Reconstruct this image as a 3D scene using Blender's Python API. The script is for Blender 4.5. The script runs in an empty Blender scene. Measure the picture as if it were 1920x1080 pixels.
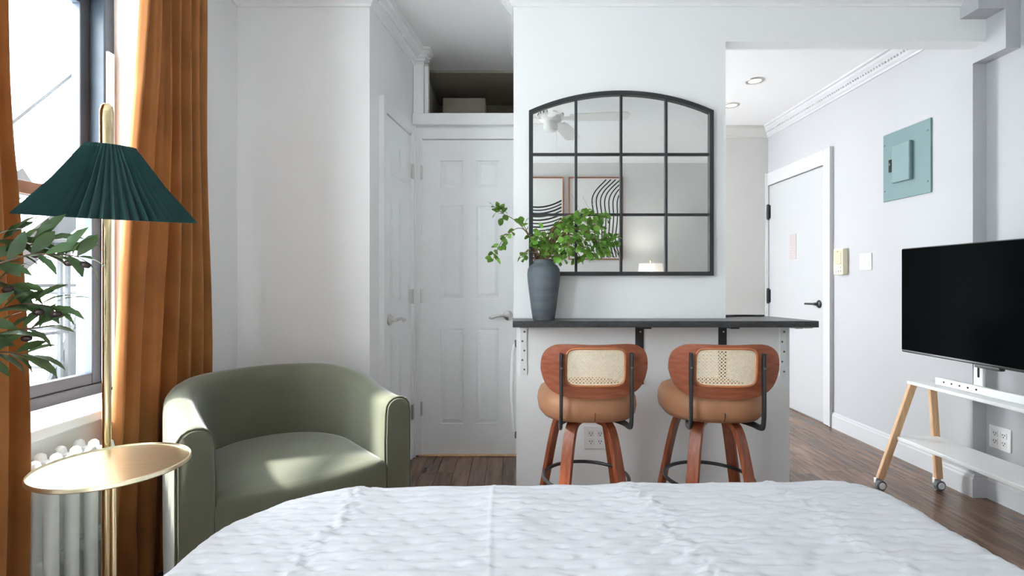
import bpy, bmesh, math, random
from mathutils import Vector, Matrix
from math import sin, cos, pi, sqrt, radians as R
random.seed(7)
SC = bpy.context.scene
COL = SC.collection

# ------------------------------------------------------------------ camera
cam = bpy.data.cameras.new('camera'); camo = bpy.data.objects.new('camera', cam); COL.objects.link(camo)
camo.location = (0, 0, 1.11); camo.rotation_euler = (R(90), 0, 0)
cam.sensor_width = 36; cam.lens = 950 / 1920 * 36; cam.shift_y = -10 / 1920; cam.clip_start = 0.02
SC.camera = camo
# ------------------------------------------------------------------ sky, sun, exposure
SC.view_settings.view_transform = 'Standard'; SC.view_settings.look = 'None'
SC.view_settings.gamma = 1; SC.view_settings.use_curve_mapping = False
SC.view_settings.exposure = 1.15
SC.cycles.use_denoising = True
SC.cycles.max_bounces = 14; SC.cycles.diffuse_bounces = 8; SC.cycles.glossy_bounces = 6
SC.cycles.transparent_max_bounces = 12; SC.cycles.sample_clamp_indirect = 6
W = bpy.data.worlds.new('sky'); SC.world = W; W.use_nodes = True
bgn = W.node_tree.nodes['Background']
bgn.inputs[0].default_value = (0.93, 0.97, 1.0, 1); bgn.inputs[1].default_value = 9.5
sl = bpy.data.lights.new('sun', 'SUN'); sl.energy = 7.5; sl.angle = R(4.5); sl.color = (1, 0.96, 0.9)
so = bpy.data.objects.new('sun', sl); COL.objects.link(so); so.location = (-4, 0, 5)
so.rotation_euler = Vector((1, 0.30, -1.02)).to_track_quat('-Z', 'Y').to_euler()

# ------------------------------------------------------------------ materials
def nd(nt, t, **kw):
    n = nt.nodes.new(t)
    for k, v in kw.items(): setattr(n, k, v)
    return n
def mat(name, col, rough=0.5, metal=0.0, var=0.0, scale=6.0, stretch=(1, 1, 1), bump=0.0, bscale=60.0, col2=None,
        sheen=0.0, coat=0.0, rnd=0.0, ior=1.45, detail=4.0, bstretch=None):
    m = bpy.data.materials.new(name); m.use_nodes = True; nt = m.node_tree
    b = nt.nodes['Principled BSDF']
    b.inputs['Base Color'].default_value = (*col, 1); b.inputs['Roughness'].default_value = rough
    b.inputs['Metallic'].default_value = metal; b.inputs['IOR'].default_value = ior
    if sheen: b.inputs['Sheen Weight'].default_value = sheen; b.inputs['Sheen Roughness'].default_value = 0.4
    if coat: b.inputs['Coat Weight'].default_value = coat; b.inputs['Coat Roughness'].default_value = 0.15
    tc = nd(nt, 'ShaderNodeTexCoord')
    if var or col2:
        mp = nd(nt, 'ShaderNodeMapping'); mp.inputs['Scale'].default_value = stretch
        nz = nd(nt, 'ShaderNodeTexNoise'); nz.inputs['Scale'].default_value = scale; nz.inputs['Detail'].default_value = detail
        oi = nd(nt, 'ShaderNodeObjectInfo')
        if rnd:
            ad = nd(nt, 'ShaderNodeVectorMath', operation='ADD'); ml = nd(nt, 'ShaderNodeVectorMath', operation='SCALE')
            cx = nd(nt, 'ShaderNodeCombineXYZ'); nt.links.new(oi.outputs['Random'], cx.inputs[0]); nt.links.new(oi.outputs['Random'], cx.inputs[2])
            nt.links.new(cx.outputs[0], ml.inputs[0]); ml.inputs['Scale'].default_value = 37.0
            nt.links.new(tc.outputs['Object'], ad.inputs[0]); nt.links.new(ml.outputs[0], ad.inputs[1]); nt.links.new(ad.outputs[0], mp.inputs[0])
        else: nt.links.new(tc.outputs['Object'], mp.inputs[0])
        nt.links.new(mp.outputs[0], nz.inputs['Vector'])
        rp = nd(nt, 'ShaderNodeValToRGB'); rp.color_ramp.elements[0].position = 0.3; rp.color_ramp.elements[1].position = 0.7
        c2 = col2 if col2 else tuple(min(1, c * (1 + var)) for c in col); c1 = col if col2 else tuple(c * (1 - var) for c in col)
        rp.color_ramp.elements[0].color = (*c1, 1); rp.color_ramp.elements[1].color = (*c2, 1)
        nt.links.new(nz.outputs['Fac'], rp.inputs[0]); out = rp.outputs[0]
        if rnd:
            hs = nd(nt, 'ShaderNodeHueSaturation'); mr = nd(nt, 'ShaderNodeMapRange')
            mr.inputs['To Min'].default_value = 1 - rnd; mr.inputs['To Max'].default_value = 1 + rnd
            nt.links.new(oi.outputs['Random'], mr.inputs[0]); nt.links.new(mr.outputs[0], hs.inputs['Value']); nt.links.new(out, hs.inputs['Color']); out = hs.outputs[0]
        nt.links.new(out, b.inputs['Base Color'])
    if bump:
        bz = nd(nt, 'ShaderNodeTexNoise'); bz.inputs['Scale'].default_value = bscale; bz.inputs['Detail'].default_value = 5
        if bstretch:
            m2 = nd(nt, 'ShaderNodeMapping'); m2.inputs['Scale'].default_value = bstretch
            nt.links.new(tc.outputs['Object'], m2.inputs[0]); nt.links.new(m2.outputs[0], bz.inputs['Vector'])
        else: nt.links.new(tc.outputs['Object'], bz.inputs['Vector'])
        bp = nd(nt, 'ShaderNodeBump'); bp.inputs['Strength'].default_value = bump; bp.inputs['Distance'].default_value = 0.01
        nt.links.new(bz.outputs['Fac'], bp.inputs['Height']); nt.links.new(bp.outputs[0], b.inputs['Normal'])
    return m
M = {}
M['wall'] = mat('wall_paint', (0.86, 0.865, 0.87), 0.55, var=0.012, scale=2.0, bump=0.04, bscale=90)
M['walldim'] = mat('dimmed_wall_paint', (0.465, 0.475, 0.495), 0.55, var=0.012, scale=2.0, bump=0.04, bscale=90)  # white wall paint darkened to offset the strong window light
M['wallwarm'] = mat('kitchen_wall_paint', (0.66, 0.655, 0.635), 0.55, var=0.012, scale=2.0, bump=0.04, bscale=90)
M['ceil'] = mat('ceiling_paint', (0.88, 0.885, 0.89), 0.7, var=0.01, scale=2, bump=0.05, bscale=50)
M['trim'] = mat('trim_gloss_paint', (0.87, 0.875, 0.88), 0.3, var=0.01, scale=8)
M['door'] = mat('door_paint', (0.88, 0.89, 0.90), 0.32, var=0.012, scale=6, bump=0.03, bscale=40, bstretch=(8, 8, 0.6))
M['doordim'] = mat('dimmed_entry_door_paint', (0.48, 0.495, 0.51), 0.35, var=0.012, scale=6)  # white door colour lowered to counter the overbright hall
M['trimdim'] = mat('dimmed_hall_trim_paint', (0.57, 0.58, 0.60), 0.4, var=0.01, scale=8)  # white trim darkened where the right wall and hall catch too much light
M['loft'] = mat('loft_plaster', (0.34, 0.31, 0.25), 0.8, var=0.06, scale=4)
M['beige'] = mat('beige_cardboard', (0.46, 0.42, 0.34), 0.7, var=0.05, scale=8)
M['sub'] = mat('subfloor', (0.03, 0.02, 0.015), 0.8, var=0.1)
M['plank'] = mat('stained_oak', (0.095, 0.053, 0.035), 0.24, var=0, col2=(0.235, 0.140, 0.096), scale=5, stretch=(7, 0.8, 7), bump=0.12, bscale=30, bstretch=(6, 0.5, 6), rnd=0.22)
M['winframe'] = mat('charcoal_window_metal', (0.040, 0.056, 0.076), 0.4, var=0.15, scale=12)
M['brass'] = mat('brushed_brass', (0.86, 0.70, 0.42), 0.16, 1.0, var=0.04, scale=20, stretch=(1, 1, 8))
M['brasstop'] = mat('polished_brass', (0.94, 0.84, 0.58), 0.28, 1.0, var=0.05, scale=14, stretch=(1, 12, 1))
M['wood_l'] = mat('pale_ash_wood', (0.62, 0.36, 0.18), 0.45, var=0, col2=(0.76, 0.50, 0.29), scale=9, stretch=(9, 9, 0.9))
M['bent'] = mat('walnut_bentwood', (0.26, 0.066, 0.032), 0.24, var=0, col2=(0.38, 0.125, 0.066), scale=6, stretch=(1.2, 10, 12), coat=0.35, bump=0.03, bscale=40)
M['bentleg'] = mat('walnut_leg', (0.23, 0.055, 0.024), 0.3, var=0, col2=(0.37, 0.11, 0.052), scale=8, stretch=(10, 10, 1.0), coat=0.35)
M['bentedge'] = mat('walnut_ply_edge', (0.46, 0.16, 0.06), 0.35, var=0.15, scale=20, stretch=(1, 1, 6))
M['tan'] = mat('tan_leather', (0.42, 0.20, 0.105), 0.42, var=0.07, scale=7, bump=0.06, bscale=180)
M['cane'] = mat('woven_cane', (0.88, 0.73, 0.52), 0.6, var=0.08, scale=90, bump=0.1, bscale=300)
M['blackmetal'] = mat('black_metal', (0.018, 0.021, 0.024), 0.38, 0.0, var=0.1, scale=20, coat=0.3)
M['counter'] = mat('black_counter', (0.022, 0.024, 0.027), 0.3, var=0, col2=(0.06, 0.063, 0.068), scale=120, stretch=(0.3, 1, 1))
M['white'] = mat('white_plastic', (0.80, 0.80, 0.80), 0.4, var=0.01, scale=20)
M['whitemetal'] = mat('white_metal', (0.82, 0.83, 0.83), 0.35, var=0.01, scale=20)
M['rad'] = mat('radiator_enamel', (0.76, 0.79, 0.79), 0.4, var=0.04, scale=14, bump=0.08, bscale=40)
M['chrome'] = mat('satin_nickel', (0.62, 0.60, 0.57), 0.3, 1.0, var=0.05, scale=20)
M['velvet'] = mat('olive_velvet', (0.128, 0.132, 0.090), 0.75, var=0.08, scale=5, sheen=0.55, bump=0.03, bscale=200)
M['pipe'] = mat('olive_piping', (0.10, 0.105, 0.066), 0.75, var=0.08, scale=15, sheen=0.3)
M['vase'] = mat('grey_blue_ceramic', (0.070, 0.085, 0.100), 0.6, var=0, col2=(0.115, 0.135, 0.152), scale=7, stretch=(1, 1, 4), bump=0.15, bscale=60)
M['stem'] = mat('reddish_stem', (0.20, 0.085, 0.05), 0.6, var=0.2, scale=30)
M['leaf'] = mat('green_leaf', (0.055, 0.17, 0.020), 0.45, var=0, col2=(0.19, 0.38, 0.06), scale=14, rnd=0.45)
M['olive_leaf'] = mat('olive_leaf', (0.040, 0.085, 0.040), 0.4, var=0, col2=(0.095, 0.16, 0.075), scale=18, rnd=0.35)
M['olive'] = mat('dark_olive_fruit', (0.035, 0.016, 0.016), 0.35, var=0.2, scale=40)
M['bark'] = mat('olive_bark', (0.13, 0.085, 0.055), 0.8, var=0.25, scale=30, bump=0.3)
M['pot'] = mat('woven_grey_pot', (0.30, 0.29, 0.27), 0.8, var=0.1, scale=30, bump=0.3)
M['soil'] = mat('soil', (0.03, 0.02, 0.014), 0.9, var=0.3, scale=40, bump=0.5)
M['quilt'] = mat('white_quilt_cotton', (0.565, 0.57, 0.60), 0.8, var=0.01, scale=30, sheen=0.15, bump=0.06, bscale=350)
M['mattress'] = mat('mattress_ticking', (0.75, 0.75, 0.74), 0.8, var=0.02, scale=20)
M['bedwood'] = mat('dark_bed_wood', (0.06, 0.035, 0.022), 0.4, var=0.2, scale=10, stretch=(1, 8, 8))
M['panel'] = mat('grey_green_steel', (0.150, 0.240, 0.250), 0.45, var=0.05, scale=4)
M['panelbox'] = mat('pale_green_steel', (0.18, 0.275, 0.285), 0.4, var=0.04, scale=5)
M['ivory'] = mat('ivory_plastic', (0.72, 0.66, 0.50), 0.45, var=0.03, scale=20)
M['ivorydark'] = mat('aged_ivory_grille', (0.60, 0.50, 0.34), 0.5, var=0.1, scale=30)
M['screen'] = mat('tv_screen', (0.003, 0.0035, 0.004), 0.15, var=0.1, scale=3, ior=1.02)
M['rubber'] = mat('grey_rubber', (0.12, 0.13, 0.14), 0.6, var=0.1, scale=20)
M['paper'] = mat('pinkish_paper', (0.50, 0.43, 0.44), 0.8, var=0.03, scale=60, stretch=(1, 1, 3))
M['ink'] = mat('black_ink', (0.012, 0.012, 0.013), 0.7, var=0.1, scale=20)
M['faint'] = mat('faint_grey_ink', (0.50, 0.50, 0.50), 0.7, var=0.05, scale=20)
M['lining'] = mat('white_shade_lining', (0.75, 0.76, 0.74), 0.7, var=0.01)
M['print'] = mat('print_paper', (0.78, 0.78, 0.76), 0.6, var=0.01, scale=8)
M['frame'] = mat('copper_wood_frame', (0.28, 0.12, 0.065), 0.45, var=0.15, scale=30, stretch=(1, 1, 4))
M['steel_ext'] = mat('painted_fire_escape_steel', (0.018, 0.023, 0.028), 0.6, var=0.12, scale=8)
M['fan'] = mat('white_fan_enamel', (0.82, 0.82, 0.80), 0.35, var=0.01, scale=10)
M['mirror'] = mat('mirror_silver', (0.93, 0.945, 0.94), 0.0, 1.0, var=0.002)
M['brown_rust'] = mat('brown_sash_wood', (0.13, 0.085, 0.065), 0.5, var=0.15, scale=14)
M['gasket'] = mat('dark_gap', (0.02, 0.02, 0.02), 0.8, var=0.1)

def fabric_translucent(name, col, col2, fac, rough=0.8, sheen=0.5, stretch=(1, 1, 1), scale=6):
    m = mat(name, col, rough, var=0, col2=col2, scale=scale, stretch=stretch, sheen=sheen, bump=0.03, bscale=120)
    nt = m.node_tree; b = nt.nodes['Principled BSDF']; out = nt.nodes['Material Output']
    tr = nd(nt, 'ShaderNodeBsdfTranslucent'); mx = nd(nt, 'ShaderNodeMixShader'); mx.inputs[0].default_value = fac
    tr.inputs[0].default_value = (*[min(1, c * 1.3) for c in col2], 1)
    nt.links.new(b.outputs[0], mx.inputs[1]); nt.links.new(tr.outputs[0], mx.inputs[2]); nt.links.new(mx.outputs[0], out.inputs[0])
    return m
M['curtain'] = fabric_translucent('burnt_orange_velvet', (0.32, 0.120, 0.030), (0.44, 0.180, 0.050), 0.12)
M['shade'] = fabric_translucent('dark_teal_pleated_fabric', (0.006, 0.040, 0.040), (0.010, 0.062, 0.058), 0.06, sheen=0.1)
M['shade_white'] = fabric_translucent('white_linen_shade', (0.80, 0.78, 0.74), (0.84, 0.82, 0.78), 0.35, sheen=0.0, scale=60)
for k in ('leaf', 'olive_leaf'):
    nt = M[k].node_tree; b = nt.nodes['Principled BSDF']; out = nt.nodes['Material Output']
    tr = nd(nt, 'ShaderNodeBsdfTranslucent'); mx = nd(nt, 'ShaderNodeMixShader'); mx.inputs[0].default_value = 0.25
    tr.inputs[0].default_value = (0.25, 0.45, 0.08, 1) if k == 'leaf' else (0.16, 0.26, 0.08, 1)
    nt.links.new(b.outputs[0], mx.inputs[1]); nt.links.new(tr.outputs[0], mx.inputs[2]); nt.links.new(mx.outputs[0], out.inputs[0])
def glass_mat():
    m = bpy.data.materials.new('window_glass'); m.use_nodes = True; nt = m.node_tree
    nt.nodes.remove(nt.nodes['Principled BSDF']); out = nt.nodes['Material Output']
    t = nd(nt, 'ShaderNodeBsdfTransparent'); t.inputs[0].default_value = (0.95, 0.97, 0.97, 1)
    g = nd(nt, 'ShaderNodeBsdfGlossy'); g.inputs['Roughness'].default_value = 0.02
    mx = nd(nt, 'ShaderNodeMixShader'); mx.inputs[0].default_value = 0.035
    nt.links.new(t.outputs[0], mx.inputs[1]); nt.links.new(g.outputs[0], mx.inputs[2]); nt.links.new(mx.outputs[0], out.inputs[0])
    return m
M['glass'] = glass_mat()
def emit_mat(name, col, s):
    m = mat(name, col, 0.5, var=0.01); b = m.node_tree.nodes['Principled BSDF']
    b.inputs['Emission Color'].default_value = (*col, 1); b.inputs['Emission Strength'].default_value = s
    return m
M['fanglobe'] = emit_mat('frosted_fan_light_glass', (1, 0.98, 0.95), 1.2)
M['bulb'] = emit_mat('recessed_lamp_lens', (1, 0.97, 0.92), 0.5)
def brick_mat():
    m = bpy.data.materials.new('pale_brick'); m.use_nodes = True; nt = m.node_tree; b = nt.nodes['Principled BSDF']
    tc = nd(nt, 'ShaderNodeTexCoord'); mp = nd(nt, 'ShaderNodeMapping'); mp.inputs['Rotation'].default_value = (R(90), 0, 0)
    br = nd(nt, 'ShaderNodeTexBrick'); br.inputs['Scale'].default_value = 4.5
    br.inputs['Color1'].default_value = (0.085, 0.062, 0.05, 1); br.inputs['Color2'].default_value = (0.11, 0.088, 0.07, 1); br.inputs['Mortar'].default_value = (0.13, 0.125, 0.12, 1)
    nt.links.new(tc.outputs['Object'], mp.inputs[0]); nt.links.new(mp.outputs[0], br.inputs[0]); nt.links.new(br.outputs[0], b.inputs['Base Color'])
    b.inputs['Roughness'].default_value = 0.9
    return m
M['brick'] = brick_mat()

# ------------------------------------------------------------------ mesh helpers
def bm_new(): return bmesh.new()
def add_box(bm, x0, x1, y0, y1, z0, z1, bev=0.0, seg=2):
    g = bmesh.ops.create_cube(bm, size=1.0); vs = g['verts']
    for v in vs:
        v.co = Vector(((x0 + x1) / 2 + v.co.x * (x1 - x0), (y0 + y1) / 2 + v.co.y * (y1 - y0), (z0 + z1) / 2 + v.co.z * (z1 - z0)))
    if bev:
        es = list({e for v in vs for e in v.link_edges})
        bmesh.ops.bevel(bm, geom=es, offset=bev, segments=seg, profile=0.5, affect='EDGES')
    return vs
def box(x0, x1, y0, y1, z0, z1, bev=0.0, seg=2):
    bm = bm_new(); add_box(bm, x0, x1, y0, y1, z0, z1, bev, seg); return bm
def add_prism(bm, poly, z0, z1, axis='z'):
    def P(a, b, c): return {'z': (a, b, c), 'y': (a, c, b), 'x': (c, a, b)}[axis]
    lo = [bm.verts.new(P(a, b, z0)) for a, b in poly]; hi = [bm.verts.new(P(a, b, z1)) for a, b in poly]
    n = len(poly)
    fs = [bm.faces.new(lo[::-1]), bm.faces.new(hi)] + [bm.faces.new((lo[i], lo[(i + 1) % n], hi[(i + 1) % n], hi[i])) for i in range(n)]
    bmesh.ops.recalc_face_normals(bm, faces=fs)
def prism(poly, z0, z1, axis='z'):
    bm = bm_new(); add_prism(bm, poly, z0, z1, axis); return bm
def add_lathe(bm, prof, seg=32, center=(0, 0, 0), closed=False, axis='z'):
    c = Vector(center); rings = []
    for r, z in prof:
        if r < 1e-6:
            p = {'z': (0, 0, z), 'y': (0, z, 0), 'x': (z, 0, 0)}[axis]; rings.append([bm.verts.new(c + Vector(p))])
        else:
            ring = []
            for k in range(seg):
                a = 2 * pi * k / seg; p = {'z': (r * cos(a), r * sin(a), z), 'y': (r * cos(a), z, r * sin(a)), 'x': (z, r * cos(a), r * sin(a))}[axis]
                ring.append(bm.verts.new(c + Vector(p)))
            rings.append(ring)
    fs = []
    pairs = list(zip(rings, rings[1:])) + ([(rings[-1], rings[0])] if closed else [])
    for A, B in pairs:
        for k in range(seg):
            k2 = (k + 1) % seg
            if len(A) == 1 and len(B) == 1: continue
            if len(A) == 1: fs.append(bm.faces.new((A[0], B[k], B[k2])))
            elif len(B) == 1: fs.append(bm.faces.new((A[k], B[0], A[k2])))
            else: fs.append(bm.faces.new((A[k], B[k], B[k2], A[k2])))
    bmesh.ops.recalc_face_normals(bm, faces=fs)
def lathe(prof, seg=32, center=(0, 0, 0), closed=False, axis='z'):
    bm = bm_new(); add_lathe(bm, prof, seg, center, closed, axis); return bm
def add_sweep(bm, pts, sect, up=Vector((0, 0, 1)), closed=False, scales=None):
    """sweep a closed 2D section (side, up) along points"""
    pts = [Vector(p) for p in pts]; n = len(pts); rings = []
    for i, p in enumerate(pts):
        a = pts[i - 1] if (i > 0 or closed) else p; b = pts[(i + 1) % n] if (i < n - 1 or closed) else p
        t = (b - a).normalized(); s = t.cross(up)
        if s.length < 1e-4: s = t.cross(Vector((1, 0.01, 0)))
        s.normalize(); u = s.cross(t).normalized(); k = scales[i] if scales else 1
        rings.append([bm.verts.new(p + s * (q[0] * k) + u * (q[1] * k)) for q in sect])
    m = len(sect); fs = []
    for i in range(n if closed else n - 1):
        A, B = rings[i], rings[(i + 1) % n]
        for j in range(m): fs.append(bm.faces.new((A[j], A[(j + 1) % m], B[(j + 1) % m], B[j])))
    if not closed: fs += [bm.faces.new(rings[0][::-1]), bm.faces.new(rings[-1])]
    bmesh.ops.recalc_face_normals(bm, faces=fs)
def circ(r, n=10): return [(r * cos(2 * pi * k / n), r * sin(2 * pi * k / n)) for k in range(n)]
def rrect(w, h, r, n=4):
    out = []
    for cx, cy, a0 in ((w / 2 - r, h / 2 - r, 0), (-w / 2 + r, h / 2 - r, 90), (-w / 2 + r, -h / 2 + r, 180), (w / 2 - r, -h / 2 + r, 270)):
        for k in range(n + 1):
            a = R(a0 + 90 * k / n); out.append((cx + r * cos(a), cy + r * sin(a)))
    return out
def add_tube(bm, pts, r, n=10, up=Vector((0, 0, 1)), closed=False, scales=None): add_sweep(bm, pts, circ(r, n), up, closed, scales)
def tube(pts, r, n=10, up=Vector((0, 0, 1)), closed=False, scales=None):
    bm = bm_new(); add_tube(bm, pts, r, n, up, closed, scales); return bm
def smooth_path(pts, it=2):
    pts = [Vector(p) for p in pts]
    for _ in range(it):
        q = [pts[0]]
        for a, b in zip(pts, pts[1:]): q += [a * 0.75 + b * 0.25, a * 0.25 + b * 0.75]
        pts = q + [pts[-1]]
    return pts
def obj(name, bm, m, parent=None, smooth=False, angle=None, loc=None, rot=None):
    me = bpy.data.meshes.new(name); bm.to_mesh(me); bm.free()
    me.materials.append(M[m] if isinstance(m, str) else m)
    if smooth or angle:
        for p in me.polygons: p.use_smooth = True
        if angle: me.set_sharp_from_angle(angle=R(angle))
    o = bpy.data.objects.new(name, me); COL.objects.link(o)
    if parent: o.parent = parent
    if loc: o.location = loc
    if rot: o.rotation_euler = rot
    return o
def share(name, me, parent, loc=(0, 0, 0), rot=None, scale=None, mtx=None):
    o = bpy.data.objects.new(name, me); COL.objects.link(o); o.parent = parent
    if mtx is not None: o.matrix_local = mtx
    else:
        o.location = loc
        if rot: o.rotation_euler = rot
        if scale: o.scale = scale
    return o
def tag(o, label, cat=None, group=None, kind=None):
    o['label'] = label
    if cat: o['category'] = cat
    if group: o['group'] = group
    if kind: o['kind'] = kind
    return o
def thing(name, label, cat, loc=(0, 0, 0), rotz=0.0, group=None, kind=None):
    o = bpy.data.objects.new(name, None); COL.objects.link(o); o.empty_display_size = 0.1
    o.location = loc; o.rotation_euler = (0, 0, rotz)
    return tag(o, label, cat, group, kind)
def struct(name, bm, m, label, cat, **kw): return tag(obj(name, bm, m, **kw), label, cat, kind='structure')
def copy_thing(root, loc, rotz, label, group=None):
    r = root.copy(); COL.objects.link(r); r.location = loc; r.rotation_euler = (0, 0, rotz); r['label'] = label
    if group: r['group'] = group
    for ch in list(root.children):
        c = ch.copy(); COL.objects.link(c); c.parent = r
        for g in ch.children:
            d = g.copy(); COL.objects.link(d); d.parent = c
    return r

# ================================================================== ROOM SHELL
CZ = 2.60          # ceiling height
XL, XR = -1.386, 2.462
YM = 2.556         # plane of the mirror wall
YB = -0.80         # wall behind the camera
YH = 4.87          # far end of the hall

# ---- floor of planks
fl = struct('floor', box(XL - 0.3, XR + 0.2, YB - 0.1, YH + 0.1, -0.06, -0.004), 'sub', 'dark stained hardwood plank floor', 'floor')
pw = 0.095; plank_me = {}
x = XL; row = 0
while x < XR - 0.005:
    w = min(pw, XR - x); y = YB - random.uniform(0, 0.9)
    while y < YH:
        L = random.choice((1.0, 1.3, 1.6)); y0, y1 = max(y, YB), min(y + L, YH); y += L
        if y1 - y0 < 0.05: continue
        key = (round(w, 3), round(y1 - y0, 3))
        if key not in plank_me:
            me = bpy.data.meshes.new('plank'); b = box(0.0008, w - 0.0008, 0.0008, y1 - y0 - 0.0008, -0.004, 0.0, 0.0012, 1); b.to_mesh(me); b.free(); me.materials.append(M['plank']); plank_me[key] = me
        share('plank', plank_me[key], fl, (x, y0, 0))
    x += w; row += 1

struct('ceiling', box(XL - 0.32, XR + 0.15, YB - 0.1, YH + 0.1, CZ, CZ + 0.1), 'ceil', 'flat white painted ceiling', 'ceiling')

# ---- left wall with two window openings (second one added out of view for extra daylight)
WZ0, WZ1 = 0.655, 2.25
WIN = [(0.95, 1.99), (-0.55, 0.45)]
bm = bm_new(); XO = XL - 0.31
ys = [YB - 0.1, -0.55, 0.45, 0.95, 1.99, YM + 0.05]
for i in range(5):
    a, b_ = ys[i], ys[i + 1]
    if i in (1, 3):
        add_box(bm, XO, XL, a, b_, 0, WZ0); add_box(bm, XO, XL, a, b_, WZ1, CZ)
    else: add_box(bm, XO, XL, a, b_, 0, CZ)
struct('wall_left', bm, 'wall', 'white window wall with deep reveals', 'wall')
# ---- alcove wall facing the room, and the splayed wall with the narrow door
AX, AX2, YC = -0.7185, -0.634, 3.253
struct('wall_alcove', prism([(XL - 0.05, YM), (AX, YM), (AX2, YC), (AX2, YC + 1.0), (XL - 0.05, YC + 1.0)], 0, CZ), 'wall', 'white projecting wall behind the green chair', 'wall')
# ---- mirror wall + beam
struct('wall_mirror', box(0.008, 1.078, YM, YM + 0.09, 0.93, CZ), 'wall', 'white wall carrying the arched mirror above the counter', 'wall')
struct('trim_beam', box(1.078, 2.39, YM, YM + 0.085, 2.326, CZ), 'wall', 'white painted beam over the hall opening', 'beam')
struct('wall_partition', box(0.06, 0.14, YM + 0.09, YC + 1.0, 0.86, CZ), 'wall', 'white partition between closet and kitchen', 'wall')
# ---- right wall, hall end wall, wall behind the bed
struct('wall_right', box(XR, XR + 0.12, YB - 0.1, YH + 0.1, 0, CZ), 'walldim', 'white television wall with colour darkened against window light', 'wall')
struct('wall_hall', box(0.14, XR, YH, YH + 0.1, 0, CZ), 'wallwarm', 'warm white wall at the end of the hall', 'wall')
struct('wall_rear', box(XL, XR, YB - 0.1, YB, 0, CZ), 'wallwarm', 'pale grey wall behind the bed head', 'wall')
# pilaster and boxed pipe chases on the right wall
struct('trim_pilaster', box(2.39, XR, 2.628, 2.86, 0, CZ), 'walldim', 'shallow white pilaster on the right wall', 'pilaster')
struct('trim_chase_lower', box(2.39, XR, 2.452, 2.628, 2.246, CZ), 'walldim', 'white boxed pipe chase against the right wall', 'chase')
struct('trim_chase_upper', box(2.26, 2.39, 2.455, YM, 2.439, CZ), 'walldim', 'small white boxed chase under the ceiling', 'chase')

# ---- crown mouldings
CP = [(0, -0.10), (0.010, -0.10), (0.014, -0.088), (0.026, -0.078), (0.048, -0.045), (0.060, -0.034), (0.066, -0.018), (0.080, -0.014), (0.082, 0), (0, 0)]
ncr = [0]
def crown(p0, p1, nrm, m0=0, m1=0, mtl='trim', z=CZ, s=1.0, beads=0):
    p0, p1, nrm = Vector((*p0, 0)), Vector((*p1, 0)), Vector((*nrm, 0)).normalized(); d = (p1 - p0).normalized()
    bm = bm_new()
    A = [bm.verts.new(p0 + nrm * (a * s) - d * (m0 * a * s) + Vector((0, 0, z + b * s - 0.0004))) for a, b in CP]
    B = [bm.verts.new(p1 + nrm * (a * s) + d * (m1 * a * s) + Vector((0, 0, z + b * s - 0.0004))) for a, b in CP]
    n = len(CP); fs = [bm.faces.new(A), bm.faces.new(B[::-1])] + [bm.faces.new((A[i], B[i], B[(i + 1) % n], A[(i + 1) % n])) for i in range(n)]
    bmesh.ops.recalc_face_normals(bm, faces=fs)
    ncr[0] += 1
    o = tag(obj('trim_%d' % ncr[0], bm, mtl), 'white crown moulding under the ceiling', 'moulding', kind='structure')
    if beads:
        bb = bm_new(); L = (p1 - p0).length; k = int(L / beads)
        for i in range(k):
            c = p0 + d * ((i + 0.5) * beads) + nrm * 0.040 * s + Vector((0, 0, z - 0.058 * s))
            g = bmesh.ops.create_icosphere(bb, subdivisions=1, radius=beads * 0.36)
            for v in g['verts']: v.co = v.co + c
        e = obj('bead_row', bb, mtl, o, smooth=True); e['kind'] = 'stuff'; e['label'] = 'row of small carved beads along the moulding'
    return o
crown((XL, YM), (AX, YM), (0, -1), -1, 1)
crown((AX, YM), (AX2, YC), (YC - YM, -(AX2 - AX)), 1, 0, beads=0.022)
crown((0.008, YM), (2.26, YM), (0, -1), 1, 0)
crown((0.008, YM + 0.09), (0.008, YM), (-1, 0), 0, 1, beads=0.022)
crown((XL, YB), (XL, YM), (1, 0), -1, -1)
crown((XL, YB), (XR, YB), (0, 1), -1, -1)
crown((XR, YB), (XR, 2.452), (-1, 0), -1, 0, 'trimdim')
crown((XR, 2.86), (XR, YH), (-1, 0), 0, -1, 'trimdim', beads=0.026)
crown((0.14, YH), (XR, YH), (0, -1), 0, -1, 'wallwarm')
crown((0.06, YC), (0.06, YM + 0.09), (-1, 0), 0, 0, beads=0.022)

# ---- baseboards
BPROF = [(0, 0), (0.016, 0), (0.016, 0.095), (0.010, 0.104), (0.010, 0.112), (0.005, 0.12), (0, 0.12)]
def baseboard(name, p0, p1, nrm, label):
    p0, p1, nrm = Vector((*p0, 0)), Vector((*p1, 0)), Vector((*nrm, 0)); bm = bm_new()
    A = [bm.verts.new(p0 + nrm * a + Vector((0, 0, b))) for a, b in BPROF]; B = [bm.verts.new(p1 + nrm * a + Vector((0, 0, b))) for a, b in BPROF]
    n = len(BPROF); fs = [bm.faces.new(A), bm.faces.new(B[::-1])] + [bm.faces.new((A[i], B[i], B[(i + 1) % n], A[(i + 1) % n])) for i in range(n)]
    bmesh.ops.recalc_face_normals(bm, faces=fs)
    struct(name, bm, 'trimdim' if p0.x > 2 else 'trim', label, 'baseboard')
baseboard('baseboard_right', (XR, YB), (XR, 2.612), (-1, 0), 'white baseboard along the television wall')
baseboard('baseboard_pilaster', (2.39, 2.612), (2.39, 2.86), (-1, 0), 'white baseboard on the pilaster')
baseboard('baseboard_pilaster_end', (2.39, 2.628), (XR, 2.628), (0, -1), 'white baseboard end on the pilaster')
baseboard('baseboard_hall', (XR, 2.86), (XR, 3.88), (-1, 0), 'white baseboard between pilaster and entry door')
baseboard('baseboard_hall_end', (0.14, YH), (XR, YH), (0, -1), 'white baseboard at the hall end')
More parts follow.
